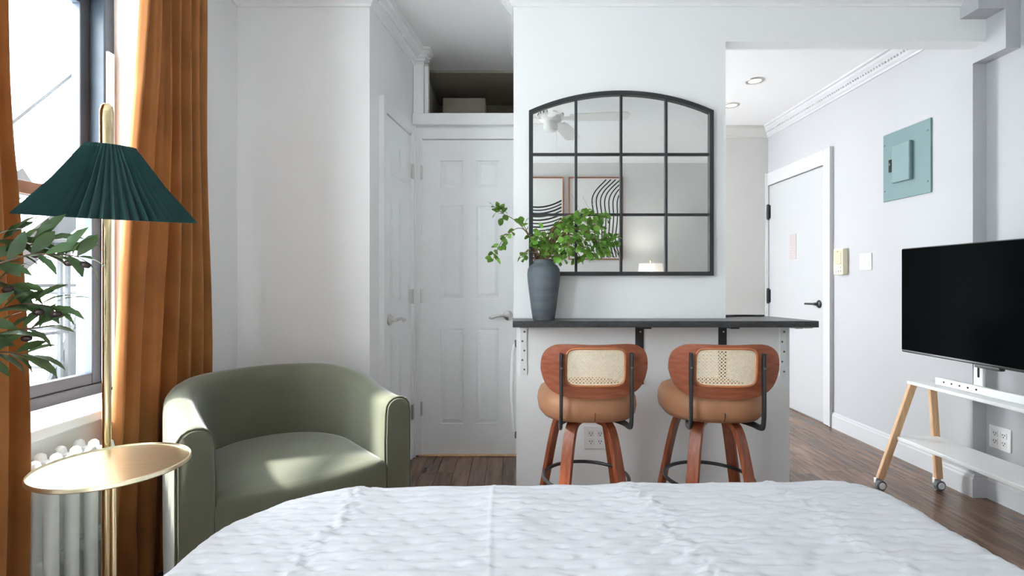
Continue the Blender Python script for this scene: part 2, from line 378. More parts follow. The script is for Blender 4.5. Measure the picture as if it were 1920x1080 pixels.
baseboard('baseboard_alcove', (XL, YM), (AX, YM), (0, -1), 'white baseboard behind the green chair')
baseboard('baseboard_rear', (XL, YB), (XR, YB), (0, 1), 'white baseboard behind the bed')

# ================================================================== WINDOWS
def window(n, y0, y1, label):
    t = thing('window_%d' % n, label, 'window', (XL, (y0 + y1) / 2, WZ0), 0, kind='structure')
    hw = (y1 - y0) / 2; H = WZ1 - WZ0; xo = -0.175         # inner face of the window frame, local
    # outer frame
    bm = bm_new(); f = 0.05
    add_box(bm, xo - 0.11, xo, hw - f, hw, 0.035, H, 0.004); add_box(bm, xo - 0.11, xo, -hw, -hw + f, 0.035, H, 0.004)
    add_box(bm, xo - 0.11, xo, -hw + f, hw - f, H - 0.05, H, 0.004); add_box(bm, xo - 0.11, xo, -hw + f, hw - f, 0.035, 0.075, 0.004)
    obj('frame', bm, 'winframe', t)
    # sashes
    zm = 0.76
    for nm, xa, z0, z1 in (('lower_sash', xo - 0.045, 0.075, zm + 0.02), ('upper_sash', xo - 0.09, zm - 0.02, H - 0.05)):
        bm = bm_new(); s = 0.042; a, b = -hw + f, hw - f
        add_box(bm, xa, xa + 0.034, a, a + s, z0, z1, 0.003); add_box(bm, xa, xa + 0.034, b - s, b, z0, z1, 0.003)
        add_box(bm, xa, xa + 0.034, a + s, b - s, z0, z0 + s, 0.003); add_box(bm, xa, xa + 0.034, a + s, b - s, z1 - s, z1, 0.003)
        sh = obj(nm, bm, 'winframe', t)
        obj('pane', box(xa + 0.014, xa + 0.02, a + s - 0.004, b - s + 0.004, z0 + s - 0.004, z1 - s + 0.004), 'glass', sh)
    bm = bm_new(); add_box(bm, xo - 0.008, xo + 0.004, -hw + f, hw - f, zm - 0.02, zm + 0.022, 0.003)
    obj('meeting_rail', bm, 'brown_rust', t)
    obj('sill', box(xo, 0.028, -hw + 0.001, hw - 0.001, 0.0, 0.034, 0.006, 2), 'trim', t)
    obj('side_track', box(xo, xo + 0.012, hw - 0.045, hw - 0.012, 0.05, H - 0.25, 0.003), 'chrome', t)
    return t
window(1, *WIN[0], 'dark framed double hung window above the radiator')
window(2, *WIN[1], 'added unseen double hung window bringing daylight beside the bed')

# ---- outside: brick pier and fire escape
struct('wall_outside', box(-2.83, -1.75, 3.4, 3.7, -1.0, 4.0), 'brick', 'pale sunlit brick pier outside the window', 'wall')
fe = thing('fire_escape', 'dark steel fire escape stair and railing outside the window', 'fire escape', (-2.6, 2.9, 0))
for (y0, z0), (y1, z1) in (((-0.22, 0.10), (0.34, 1.15)), ((-0.45, 1.07), (0.45, 1.80))):
    for x in (0, -0.6):
        bm = bm_new(); add_sweep(bm, [(x, y0, z0), (x, y1, z1)], [(-0.012, -0.075), (0.012, -0.075), (0.012, 0.075), (-0.012, 0.075)]); obj('stringer', bm, 'steel_ext', fe)
    for k in range(5):
        q = (k + 0.5) / 5; ym, zm_ = y0 + (y1 - y0) * q, z0 + (z1 - z0) * q
        obj('tread', box(-0.59, -0.012, ym - 0.07, ym + 0.07, zm_ - 0.008, zm_ + 0.008), 'steel_ext', fe)
for y in (-0.33, -0.03, 0.02, 0.14, 0.40): obj('rail_post', box(0.03, 0.05, y - 0.009, y + 0.009, 0.45, 1.36), 'steel_ext', fe)
for z, h in ((0.82, 0.018), (1.085, 0.018), (1.335, 0.03)): obj('rail', box(0.032, 0.048, -0.9, 0.42, z, z + h), 'steel_ext', fe)
for k in range(7): obj('platform_bar', box(-0.7, 0.06, -0.95 + k * 0.14, -0.91 + k * 0.14, 0.43, 0.46), 'steel_ext', fe)
bm = bm_new(); add_tube(bm, [(-0.3, -0.45, 1.50), (-0.3, 0.5, 2.55)], 0.012, 8); obj('hand_rail', bm, 'steel_ext', fe)

# ================================================================== DOORS
def hinge(parent, x, y, z, m='chrome', h=0.09, r=0.007, name='hinge'):
    bm = bm_new(); add_lathe(bm, [(0, -h / 2), (r, -h / 2), (r, h / 2), (0, h / 2)], 10, (x, y, z))
    add_box(bm, x - 0.022, x + 0.004, y + 0.002, y + 0.006, z - h / 2, z + h / 2); return obj(name, bm, m, parent)
def six_panel(t, W, H, mirror=1):
    """door leaf in local coords: x 0..W, front face y=0 (facing -y), z 0..H"""
    sx = W * 0.19; mid = W * 0.14; pwid = (W - 2 * sx - mid) / 2
    zr = [(0.20, 0.81), (1.0, 1.60), (1.71, 1.89)]
    bm = bm_new(); th = 0.035
    add_box(bm, 0, W, 0.012, th, 0, H)
    add_box(bm, 0, sx, 0, 0.0125, 0, H); add_box(bm, W - sx, W, 0, 0.0125, 0, H); add_box(bm, sx + pwid, sx + pwid + mid, 0, 0.0125, 0, H)
    zs = [0] + [z for p in zr for z in p] + [H]
    for i in range(0, len(zs), 2):
        for xa in (sx, sx + pwid + mid): add_box(bm, xa, xa + pwid, 0, 0.0125, zs[i], zs[i + 1])
    leaf = obj('leaf', bm, 'door', t)
    for z0, z1 in zr:
        for xa in (sx, sx + pwid + mid):
            b = bm_new(); e = 0.007; q = 0.028
            o_ = [(xa + e, z0 + e), (xa + pwid - e, z0 + e), (xa + pwid - e, z1 - e), (xa + e, z1 - e)]
            i_ = [(xa + q, z0 + q), (xa + pwid - q, z0 + q), (xa + pwid - q, z1 - q), (xa + q, z1 - q)]
            A = [b.verts.new((p[0], 0.0118, p[1])) for p in o_]; B = [b.verts.new((p[0], 0.003, p[1])) for p in i_]
            fs = [b.faces.new(B)] + [b.faces.new((A[k], A[(k + 1) % 4], B[(k + 1) % 4], B[k])) for k in range(4)] + [b.faces.new(A[::-1])]
            bmesh.ops.recalc_face_normals(b, faces=fs); obj('panel', b, 'door', leaf)
    return leaf
def lever(t, x, z, sgn, m='chrome', flat=False):
    h = obj('lever_handle', lathe([(0, 0), (0.030, 0), (0.032, -0.004), (0.026, -0.012), (0.013, -0.016), (0.011, -0.045), (0, -0.046)], 24, (x, 0, z), axis='y'), m, t, angle=40)
    if flat: pts = [(x, -0.04, z), (x + sgn * 0.03, -0.05, z), (x + sgn * 0.115, -0.048, z - 0.002)]
    else: pts = [(x, -0.04, z), (x + sgn * 0.03, -0.05, z + 0.004), (x + sgn * 0.07, -0.052, z + 0.002), (x + sgn * 0.105, -0.050, z - 0.014), (x + sgn * 0.118, -0.048, z - 0.006)]
    obj('lever', tube(smooth_path(pts, 2), 0.0085, 10), m, h, smooth=True)
    return h
def casing(t, W, H, side0=0.06, side1=0.06, top=0.065, proud=0.018, name='casing', m='trim'):
    if side0:
        bm = bm_new(); add_box(bm, -side0, 0, -proud, 0.03, 0, H + top, 0.004); add_box(bm, -side0, -side0 + 0.015, -proud - 0.008, -proud + 0.002, 0, H + top, 0.002); obj(name, bm, m, t)
    if side1:
        bm = bm_new(); add_box(bm, W, W + side1, -proud, 0.03, 0, H + top, 0.004); add_box(bm, W + side1 - 0.015, W + side1, -proud - 0.008, -proud + 0.002, 0, H + top, 0.002); obj(name, bm, m, t)
    bm = bm_new(); add_box(bm, 0.0, W, -proud, 0.03, H, H + top, 0.004); obj('head_' + name, bm, m, t)

# closet door facing the room
d1 = thing('door_1', 'white six panel closet door with satin lever below the loft shelf', 'door', (-0.575, YC, 0.004), 0, kind='structure')
six_panel(d1, 0.61, 2.022)
casing(d1, 0.613, 2.026, 0.056, 0.02, 0.07, 0.012)
lever(d1, 0.55, 0.895, -1)
for z in (0.30, 1.02, 1.81): hinge(d1, -0.004, -0.010, z)
obj('threshold', box(-0.02, 0.62, -0.02, 0.04, -0.004, 0.006, 0.002), 'wood_l', d1)
struct('wall_closet', prism([(-0.634, -0.0), (-0.634, 2.189), (0.06, 2.189), (0.06, 0.0), (0.045, 0.0), (0.045, 2.096), (-0.577, 2.096), (-0.577, 0)], YC + 0.005, YC + 0.06, 'y'), 'wall', 'white wall around the closet door', 'wall')
struct('trim_loft_shelf', box(-0.634, 0.06, YC - 0.035, YC + 0.06, 2.115, 2.189, 0.004), 'trim', 'white ledge of the loft opening above the closet door', 'ledge')
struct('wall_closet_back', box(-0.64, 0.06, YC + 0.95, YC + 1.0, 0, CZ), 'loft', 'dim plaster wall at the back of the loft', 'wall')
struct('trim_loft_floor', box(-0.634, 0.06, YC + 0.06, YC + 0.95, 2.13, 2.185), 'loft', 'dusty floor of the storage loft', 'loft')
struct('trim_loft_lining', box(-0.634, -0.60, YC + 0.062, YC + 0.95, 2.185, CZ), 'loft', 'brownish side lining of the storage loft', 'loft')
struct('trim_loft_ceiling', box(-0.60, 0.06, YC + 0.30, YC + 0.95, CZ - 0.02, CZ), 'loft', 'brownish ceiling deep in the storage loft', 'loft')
# capped post at the left of the loft opening
po = thing('trim_post', 'white capped post beside the loft opening', 'post', (-0.594, YC, 2.189), 0, kind='structure')
obj('shaft', box(-0.038, 0.028, -0.012, 0.06, 0, 0.33, 0.003), 'trim', po)
obj('side_strip', box(0.03, 0.055, 0.010, 0.055, 0, 0.33, 0.003), 'trim', po)
cb = bm_new(); 
for k, (e, z0, z1) in enumerate(((0.0, 0.315, 0.335), (0.012, 0.335, 0.352), (0.026, 0.352, 0.374), (0.040, 0.374, 0.392), (0.048, 0.392, 0.41))): add_box(cb, -0.038, 0.03 + e, -0.014 - e, 0.06, z0, z1, 0.003)
obj('capital', cb, 'trim', po)
bb = bm_new()
for k in range(4):
    g = bmesh.ops.create_icosphere(bb, subdivisions=1, radius=0.009)
    for v in g['verts']: v.co += Vector((0.045 + 0.008 * k, 0.0, 0.318 + 0.02 * k))
obj('capital_bead', bb, 'trim', po, smooth=True)
tag(obj('storage_box', box(-0.52, -0.20, YC + 0.55, YC + 0.85, 2.186, 2.498, 0.006), 'beige'), 'beige storage box pushed into the loft above the closet', 'box')

# narrow door on the splayed wall (local x runs toward the room)
sd = Vector((AX2 - AX, YC - YM)); sl_ = sd.length; ang = math.atan2(sd.y, sd.x)
# local +x along wall from near to far, local -y must face +X (room): rotate so that -y -> right side
d2 = thing('door_2', 'narrow white panel door on the splayed wall beside the closet', 'door', (AX + sd.x * 0.27, YM + sd.y * 0.27, 0.004), ang, kind='structure')
o2 = thing('tmp', 'tmp', 'tmp'); bpy.data.objects.remove(o2)
d2.rotation_euler = (0, 0, ang)
DW = 0.42
bm = bm_new(); add_box(bm, 0, DW, -0.010, 0.0, 0, 2.022)
lf2 = obj('leaf', bm, 'door', d2)
for z0, z1 in ((0.20, 0.81), (1.0, 1.60), (1.71, 1.89)):
    for xa in (0.075, 0.225):
        b = bm_new(); add_box(b, xa, xa + 0.115, -0.0125, -0.0098, z0, z1); add_box(b, xa + 0.016, xa + 0.099, -0.0155, -0.0122, z0 + 0.016, z1 - 0.016, 0.001, 1); obj('panel', b, 'door', lf2)
casing(d2, DW, 2.026, 0.065, 0.06, 0.075, 0.02)
lh = lever(d2, 0.06, 0.90, 1)
lh.location = (0, -0.010, 0)
for z in (0.30, 1.02, 1.80): hinge(d2, DW + 0.004, -0.026, z)

# entry door on the right wall; local x runs away from the camera, -y faces the hall
d3 = thing('door_3', 'white flush entry door with black lever and black hinges', 'door', (XR, 4.839, 0.004), -pi / 2, kind='structure')
# local x 0 = hinge side (far), x grows towards the camera
obj('leaf', box(0.004, 0.860, -0.006, 0.0, 0.004, 2.026, 0.001, 1), 'doordim', d3)
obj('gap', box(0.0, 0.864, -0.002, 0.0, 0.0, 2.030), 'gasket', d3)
casing(d3, 0.864, 2.032, 0.03, 0.095, 0.12, 0.022, m='trimdim')
lv = lever(d3, 0.79, 0.935, -1, 'blackmetal', True); lv.location = (0, -0.006, 0)
obj('strike_plate', box(0.853, 0.866, -0.012, -0.0055, 0.885, 0.985), 'blackmetal', d3)
for z in (0.98, 1.78):
    bm = bm_new(); add_lathe(bm, [(0, -0.075), (0.012, -0.07), (0.014, -0.06), (0.014, 0.06), (0.012, 0.07), (0, 0.075)], 12, (0.004, -0.018, z)); add_box(bm, -0.012, 0.03, -0.012, -0.005, z - 0.06, z + 0.06); obj('hinge', bm, 'blackmetal', d3)
obj('notice', box(0.36, 0.46, -0.009, -0.0062, 1.31, 1.53), 'paper', d3)
bm = bm_new()
for k in range(9): add_box(bm, 0.37, 0.37 + (0.08 if k % 3 else 0.06), -0.0096, -0.0088, 1.505 - k * 0.022, 1.509 - k * 0.022)
obj('notice_print', bm, 'faint', d3)

# ================================================================== PENINSULA
struct('trim_peninsula', box(0.022, 1.40, YM, YM + 0.05, 0, 0.895), 'wall', 'white painted front panel of the breakfast peninsula', 'panel')
cab = thing('base_cabinet', 'white kitchen base cabinet behind the peninsula panel', 'cabinet', (0.0, 0, 0))
obj('body', box(0.70, 1.38, YM + 0.055, 3.13, 0.09, 0.89), 'whitemetal', cab)
obj('plinth', box(0.70, 1.36, YM + 0.055, 3.09, 0, 0.09), 'blackmetal', cab)
for xa in (0.71, 1.05): 
    dd = obj('cabinet_door', box(xa, xa + 0.32, 3.13, 3.148, 0.11, 0.88, 0.003), 'whitemetal', cab); obj('handle', tube([(xa + 0.28, 3.15, 0.6), (xa + 0.28, 3.17, 0.61), (xa + 0.28, 3.17, 0.79), (xa + 0.28, 3.15, 0.8)], 0.005, 8, Vector((1, 0, 0))), 'chrome', dd)
ap = thing('undercounter_appliance', 'white undercounter appliance tucked into the end of the peninsula', 'appliance', (0.06, 2.62, 0))
obj('body', box(0.012, 0.62, 0.0, 0.54, 0.02, 0.86, 0.006), 'whitemetal', ap)
dp = obj('appliance_door', box(-0.028, 0.010, 0.004, 0.536, 0.08, 0.85, 0.008), 'whitemetal', ap)
obj('door_handle', tube(smooth_path([(-0.028, 0.05, 0.80), (-0.055, 0.05, 0.77), (-0.062, 0.05, 0.55), (-0.055, 0.05, 0.33), (-0.028, 0.05, 0.30)], 2), 0.010, 10, Vector((0, 1, 0))), 'white', dp, smooth=True)
for z in (0.79, 0.31): obj('handle_cap', box(-0.046, -0.026, 0.038, 0.062, z - 0.018, z + 0.018, 0.004), 'rubber', dp)
for yy in (0.06, 0.48): obj('foot', box(0.05, 0.09, yy - 0.02, yy + 0.02, 0, 0.02), 'rubber', ap); 
CTZ = 0.929
tag(obj('breakfast_bar', prism([(0.003, 2.386), (1.445, 2.386), (1.445, 2.42), (1.392, 2.72), (1.375, 2.745), (1.20, 2.755), (1.12, 2.80), (1.06, 2.92), (0.06, 2.92), (0.06, YM + 0.05), (0.003, YM + 0.05)], CTZ - 0.030, CTZ), 'counter'), 'black breakfast bar counter top above the stools', 'counter')
bm = bm_new(); add_sweep(bm, smooth_path([(1.10, 2.66, CTZ + 0.005), (1.13, 2.68, CTZ + 0.006), (1.20, 2.735, CTZ + 0.004), (1.36, 2.735, CTZ + 0.003)], 2), rrect(0.014, 0.010, 0.003, 2)); tag(obj('counter_edging', bm, 'blackmetal'), 'thin black edging strip lying along the back of the counter', 'strip')
# brackets
def bracket(nm, label, x, w, h, m, holes, grp):
    t = thing(nm, label, 'bracket', (x, YM, CTZ - 0.031), 0, grp)
    obj('vertical_leg', box(-w / 2, w / 2, -0.007, -0.0005, -h, 0, 0.0015, 1), m, t)
    obj('horizontal_leg', box(-w / 2, w / 2, -0.150, -0.007, -0.008, -0.0005, 0.0015, 1), m, t)
    for k in range(holes):
        obj('screw', lathe([(0, -0.0105), (0.0045, -0.0095), (0.005, -0.007), (0, -0.0065)], 12, ((-0.006 if k % 2 else 0.004), 0, -0.035 - k * (h - 0.06) / max(1, holes - 1)), axis='y'), 'rubber' if m != 'blackmetal' else 'chrome', t)
bracket('shelf_bracket', 'white steel shelf bracket at the end of the peninsula beside the closet', 0.058, 0.036, 0.25, 'whitemetal', 5, 'brackets under the counter')
bracket('shelf_bracket', 'white steel shelf bracket at the end of the peninsula beside the entry hall', 1.365, 0.036, 0.26, 'whitemetal', 5, 'brackets under the counter')
bracket('shelf_bracket', 'black steel shelf bracket behind the stool beside the double outlet', 0.642, 0.042, 0.30, 'blackmetal', 3, 'brackets under the counter')
bracket('shelf_bracket', 'black steel shelf bracket behind the stool nearer the entry hall', 1.060, 0.042, 0.30, 'blackmetal', 3, 'brackets under the counter')
tag(obj('furniture_pad', box(1.385, 1.425, 2.40, 2.44, CTZ - 0.036, CTZ - 0.0302, 0.001, 1), 'white'), 'small white pad under the counter corner', 'pad')

def double_outlet(label, loc, rot):
    t = thing('wall_outlet', label, 'outlet', loc, rot)
    obj('cover_plate', box(-0.057, 0.057, -0.006, -0.0002, -0.058, 0.058, 0.003), 'white', t)
    for xa in (-0.023, 0.023):
        for za in (-0.02, 0.02):
            s = obj('socket', box(xa - 0.015, xa + 0.015, -0.0078, -0.0055, za - 0.015, za + 0.015, 0.003), 'white', t)
            bm = bm_new(); add_box(bm, xa - 0.0075, xa - 0.0045, -0.0083, -0.0076, za - 0.002, za + 0.007); add_box(bm, xa + 0.0045, xa + 0.0075, -0.0083, -0.0076, za - 0.002, za + 0.007); add_lathe(bm, [(0, -0.0083), (0.0028, -0.0083), (0.0028, -0.0076), (0, -0.0076)], 8, (xa, 0, za - 0.008), axis='y'); obj('slot', bm, 'gasket', s)
    return t
double_outlet('white double outlet on the peninsula panel behind a bar stool', (0.42, YM, 0.33), 0)
double_outlet('white double outlet on the right wall below the television', (XR, 2.553, 0.325), -pi / 2)

# ================================================================== BAR STOOLS
def make_stool():
    t = thing('bar_stool', '', 'stool', (0, 0, 0), 0, 'bar stools at the counter')
    # seat : rounded cushion, origin at seat centre; stool faces +y
    def seat_shape(a):
        n = 2.5; c, s = cos(a), sin(a)
        r = 1 / ((abs(c) ** n + abs(s) ** n) ** (1 / n)); return r * c * 0.207, r * s * 0.205
    bm = bm_new(); N = 56
    prof = [(0.0, 0.552), (0.80, 0.552), (0.90, 0.556), (0.975, 0.575), (1.0, 0.605), (0.985, 0.635), (0.93, 0.660), (0.80, 0.673), (0.5, 0.678), (0.0, 0.680)]
    rings = []
    for k, z in prof:
        if k == 0: rings.append([bm.verts.new((0, 0, z))]); continue
        rings.append([bm.verts.new((seat_shape(2 * pi * i / N)[0] * k, seat_shape(2 * pi * i / N)[1] * k, z)) for i in range(N)])
    for A, B in zip(rings, rings[1:]):
        for i in range(N):
            j = (i + 1) % N
            if len(A) == 1: bm.faces.new((A[0], B[j], B[i]))
            elif len(B) == 1: bm.faces.new((A[i], A[j], B[0]))
            else: bm.faces.new((A[i], A[j], B[j], B[i]))
    bmesh.ops.recalc_face_normals(bm, faces=bm.faces)
    st = obj('seat', bm, 'tan', t, smooth=True)
    obj('seam', tube([(0.0, -0.2055, 0.60 + 0.0 * k) for k in (0,)] + [(0.0, -0.2062, 0.585), (0.0, -0.200, 0.566)], 0.0012, 6, Vector((1, 0, 0))), 'gasket', st)
    # back panel
    W2, H2, zc = 0.212, 0.112, 0.770
    def surf(x, z):   # curved, slightly reclined
        return -0.225 + 0.95 * x * x - (z) * 0.10
    def outline(a):
        n = 3.4; c, s = cos(a), sin(a); r = 1 / ((abs(c) ** n + abs(s) ** n) ** (1 / n))
        x, z = r * c * W2, r * s * H2
        if z > 0: z -= 0.012 * max(0, 1 - (x / (W2 * 0.75)) ** 2) * (z / H2)
        else: x *= 1 - 0.12 * (-z / H2)
        return x, z
    iw, ih, io = 0.118, 0.076, 0.012
    def inner(a):
        n = 6.0; c, s = cos(a), sin(a); r = 1 / ((abs(c) ** n + abs(s) ** n) ** (1 / n)); return r * c * iw, r * s * ih + io
    N = 72; K = 5; th = 0.011
    bm = bm_new(); grid = [[], []]
    for side, dy in enumerate((-th / 2, th / 2)):
        for k in range(K + 1):
            ring = []
            for i in range(N):
                a = 2 * pi * i / N; a2 = math.atan2(sin(a) * H2, cos(a) * W2)
                xo, zo = outline(a); xi, zi = inner(a); q = k / K; x_, z_ = xi + (xo - xi) * q, zi + (zo - zi) * q
                ring.append(bm.verts.new((x_, surf(x_, z_) + dy, zc + z_)))
            grid[side].append(ring)
    for side in (0, 1):
        for k in range(K):
            A, B = grid[side][k], grid[side][k + 1]
            for i in range(N): bm.faces.new((A[i], A[(i + 1) % N], B[(i + 1) % N], B[i]))
    for k in (0, K):
        A, B = grid[0][k], grid[1][k]
        for i in range(N): bm.faces.new((A[i], A[(i + 1) % N], B[(i + 1) % N], B[i]))
    bmesh.ops.recalc_face_normals(bm, faces=bm.faces)
    bp = obj('backrest', bm, 'bent', t, angle=50)
    # wooden lip and cane
    pts = []
    for i in range(N):
        xi, zi = inner(2 * pi * i / N); pts.append((xi * 0.985, surf(xi, zi) - 0.004, zc + io + (zi - io) * 0.98))
    obj('cutout_lip', tube(pts, 0.0045, 8, Vector((0, 1, 0)), closed=True), 'bentedge', bp, smooth=True)
    bm = bm_new(); nx, nz = 17, 11; cw, ch = 2 * iw * 0.985 / nx, 2 * ih * 0.98 / nz
    for ix in range(nx):
        for iz in range(nz):
            x0, z0 = -iw * 0.985 + (ix + 0.5) * cw, io - ih * 0.98 + (iz + 0.5) * ch
            O, I = [], []
            hole = 0 < ix < nx - 1 and 0 < iz < nz - 1
            for k in range(8):
                a = 2 * pi * (k + 0.5) / 8; mx = max(abs(cos(a)), abs(sin(a)))
                ox, oz = x0 + cos(a) / mx * cw / 2, z0 + sin(a) / mx * ch / 2
                O.append(bm.verts.new((ox, surf(ox, oz) - 0.001, zc + oz)))
                if hole: I.append(bm.verts.new((x0 + cos(a) * 0.0026, surf(x0, z0) - 0.001, zc + z0 + sin(a) * 0.0026)))
            if hole:
                for k in range(8): bm.faces.new((O[k], O[(k + 1) % 8], I[(k + 1) % 8], I[k]))
            else: bm.faces.new(O)
    bmesh.ops.remove_doubles(bm, verts=bm.verts, dist=0.0004)
    bmesh.ops.recalc_face_normals(bm, faces=bm.faces)
    cn = obj('cane_panel', bm, 'cane', bp); sm = cn.modifiers.new('thick', 'SOLIDIFY'); sm.thickness = 0.002
    # metal brackets
    for s in (-1, 1):
        x = s * 0.137; y0 = surf(x, 0.05) - 0.013
        path = smooth_path([(x, y0 - 0.006, zc + 0.068), (x, y0 - 0.002, zc + 0.0), (x * 1.0, y0 - 0.006, 0.66), (x, y0 - 0.004, 0.562), (x, y0 + 0.02, 0.543), (x * 0.95, y0 + 0.10, 0.543), (x * 0.5, -0.05, 0.545)], 3)
        bm = bm_new(); add_sweep(bm, path, rrect(0.024, 0.012, 0.005, 3), Vector((0, 0.3, 1)) if False else Vector((1, 0, 0)))
        br = obj('back_bracket', bm, 'blackmetal', t, angle=50)
        for zz in (zc + 0.052, zc + 0.012): obj('bolt', lathe([(0, -0.006), (0.005, -0.005), (0.006, 0), (0, 0.001)], 10, (x, y0 - 0.010, zz), axis='y'), 'rubber', br)
    obj('swivel_plate', box(-0.09, 0.09, -0.09, 0.09, 0.5475, 0.5515, 0.001, 1), 'blackmetal', t)
    # bentwood legs
    for q in range(4):
        a = R((42, 138, -55, -125)[q]); d = Vector((cos(a), sin(a), 0))
        prof = [(0.02, 0.536), (0.085, 0.536), (0.128, 0.530), (0.152, 0.490), (0.178, 0.39), (0.214, 0.22), (0.262, 0.0)]
        pth = smooth_path([d * r + Vector((0, 0, z)) for r, z in prof], 3)
        bm = bm_new(); tang = Vector((-sin(a), cos(a), 0))
        add_sweep(bm, pth, rrect(0.020, 0.048, 0.002, 1), tang)
        obj('leg', bm, 'bentleg', t, angle=28)
    obj('footrest_ring', tube([(0.182 * cos(2 * pi * k / 40), 0.182 * sin(2 * pi * k / 40), 0.275) for k in range(40)], 0.008, 8, closed=True), 'blackmetal', t, smooth=True)
    return t
st1 = make_stool(); st1.location = (0.318, 2.185, 0); st1['label'] = 'cane back bar stool in front of the double outlet below the vase'; st1.rotation_euler = (0, 0, R(2))
copy_thing(st1, (0.845, 2.18, 0), R(-4), 'cane back bar stool at the counter end beside the entry hall')

# ================================================================== MIRROR
def make_mirror():
    t = thing('arched_mirror', 'black framed arched window pane mirror above the counter', 'mirror', (0.5465, YM, 1.145))
    hw, hs, RA, zc = 0.4615, 0.826, 1.125, 0.945 - 1.145
    def arch(x): return zc + sqrt(RA * RA - x * x)
    fw = 0.020
    # outer frame: closed path
    N = 24; top = [(-hw + 0.01 + (2 * hw - 0.02) * k / N) for k in range(N + 1)]
    pts = [(-hw + 0.01, -0.014, 0.01), (hw - 0.01, -0.014, 0.01)] + [(x, -0.014, arch(x) - 0.012) for x in reversed(top)]
    bm = bm_new(); outer = [(-hw, 0), (hw, 0)] + [(x, arch(x)) for x in [hw - 2 * hw * k / N for k in range(N + 1)]]
    inner_ = [(-hw + fw, fw), (hw - fw, fw)] + [(x, arch(x) - fw * 1.05) for x in [(hw - fw) - 2 * (hw - fw) * k / N for k in range(N + 1)]]
    n = len(outer)
    L = [[bm.verts.new((p[0], y, p[1])) for p in ring] for ring, y in ((outer, -0.003), (outer, -0.026), (inner_, -0.026), (inner_, -0.003))]
    for a in range(4):
        A, B = L[a], L[(a + 1) % 4]
        for i in range(n): bm.faces.new((A[i], A[(i + 1) % n], B[(i + 1) % n], B[i]))
    bmesh.ops.recalc_face_normals(bm, faces=bm.faces); obj('frame', bm, 'blackmetal', t)
    xs = [-hw + fw, -0.2258, 0.0, 0.2258, hw - fw]; zs = [fw, 0.306, 0.608, None]
    for x in xs[1:4]: obj('mullion', box(x - 0.0065, x + 0.0065, -0.023, -0.008, fw, arch(x) - fw, 0.002, 1), 'blackmetal', t)
    for z in zs[1:3]: obj('glazing_bar', box(-hw + fw, hw - fw, -0.022, -0.0085, z - 0.0065, z + 0.0065, 0.002, 1), 'blackmetal', t)
    for i in range(4):
        for j in range(3):
            a, b = xs[i], xs[i + 1]; z0 = zs[j]
            if j < 2: poly = [(a, z0), (b, z0), (b, zs[j + 1]), (a, zs[j + 1])]
            else: poly = [(a, z0), (b, z0)] + [(b + (a - b) * k / 8, arch(b + (a - b) * k / 8) - fw * 0.8) for k in range(9)]
            obj('pane', prism(poly, -0.0115, -0.007, 'y'), 'mirror', t)
    obj('backing', prism([(-hw + 0.004, 0.004), (hw - 0.004, 0.004)] + [(x, arch(x) - 0.004) for x in [(hw - 0.004) - 2 * (hw - 0.004) * k / N for k in range(N + 1)]], -0.0065, -0.001, 'y'), 'blackmetal', t)
make_mirror()

# ================================================================== VASE AND GREENERY
VX, VY = 0.153, 2.447
prof = [(0, 0.002), (0.050, 0.0), (0.053, 0.004), (0.060, 0.05), (0.069, 0.12), (0.077, 0.185), (0.0795, 0.220), (0.077, 0.245), (0.066, 0.263), (0.051, 0.272), (0.0465, 0.278), (0.0470, 0.284), (0.0500, 0.289), (0.0475, 0.292), (0.042, 0.289), (0.040, 0.27), (0.045, 0.20), (0, 0.02)]
v = obj('vase', lathe(prof, 40, (0, 0, 0)), 'vase', None, angle=60, loc=(VX, VY, CTZ + 0.0005)); tag(v, 'matte slate grey ceramic vase holding leafy branches on the counter', 'vase')
gr = thing('leafy_branches', 'green leafy branches with reddish stems arching out of the grey vase', 'branches', (VX, VY, CTZ + 0.03))
bm = bm_new()
rows = [(0, 0.0), (0.25, 0.38), (0.55, 0.5), (0.8, 0.32), (1.0, 0.0)]; LL = 0.034; prev = None
for u, wd in rows:
    z = 0.003 * sin(u * pi); row = [bm.verts.new((u * LL, s * wd * 0.028, z + abs(s) * wd * 0.004)) for s in ((-1, 0, 1) if wd else (0,))]
    if prev:
        if len(prev) == 1: bm.faces.new((prev[0], row[0], row[1])); bm.faces.new((prev[0], row[1], row[2]))
        elif len(row) == 1: bm.faces.new((prev[0], row[0], prev[1])); bm.faces.new((prev[1], row[0], prev[2]))
        else:
            for k in (0, 1): bm.faces.new((prev[k], row[k], row[k + 1], prev[k + 1]))
    prev = row
leaf_me = bpy.data.meshes.new('leaf'); bm.to_mesh(leaf_me); bm.free(); leaf_me.materials.append(M['leaf'])
for p in leaf_me.polygons: p.use_smooth = True
def orient(d, roll):
    d = d.normalized(); up = Vector((0, 0, 1)) if abs(d.z) < 0.9 else Vector((0, 1, 0))
    y = up.cross(d).normalized(); z = d.cross(y)
    y2 = y * cos(roll) + z * sin(roll); z2 = d.cross(y2)
    return Matrix(((d.x, y2.x, z2.x), (d.y, y2.y, z2.y), (d.z, y2.z, z2.z))).to_4x4()
rb = random.Random(3)
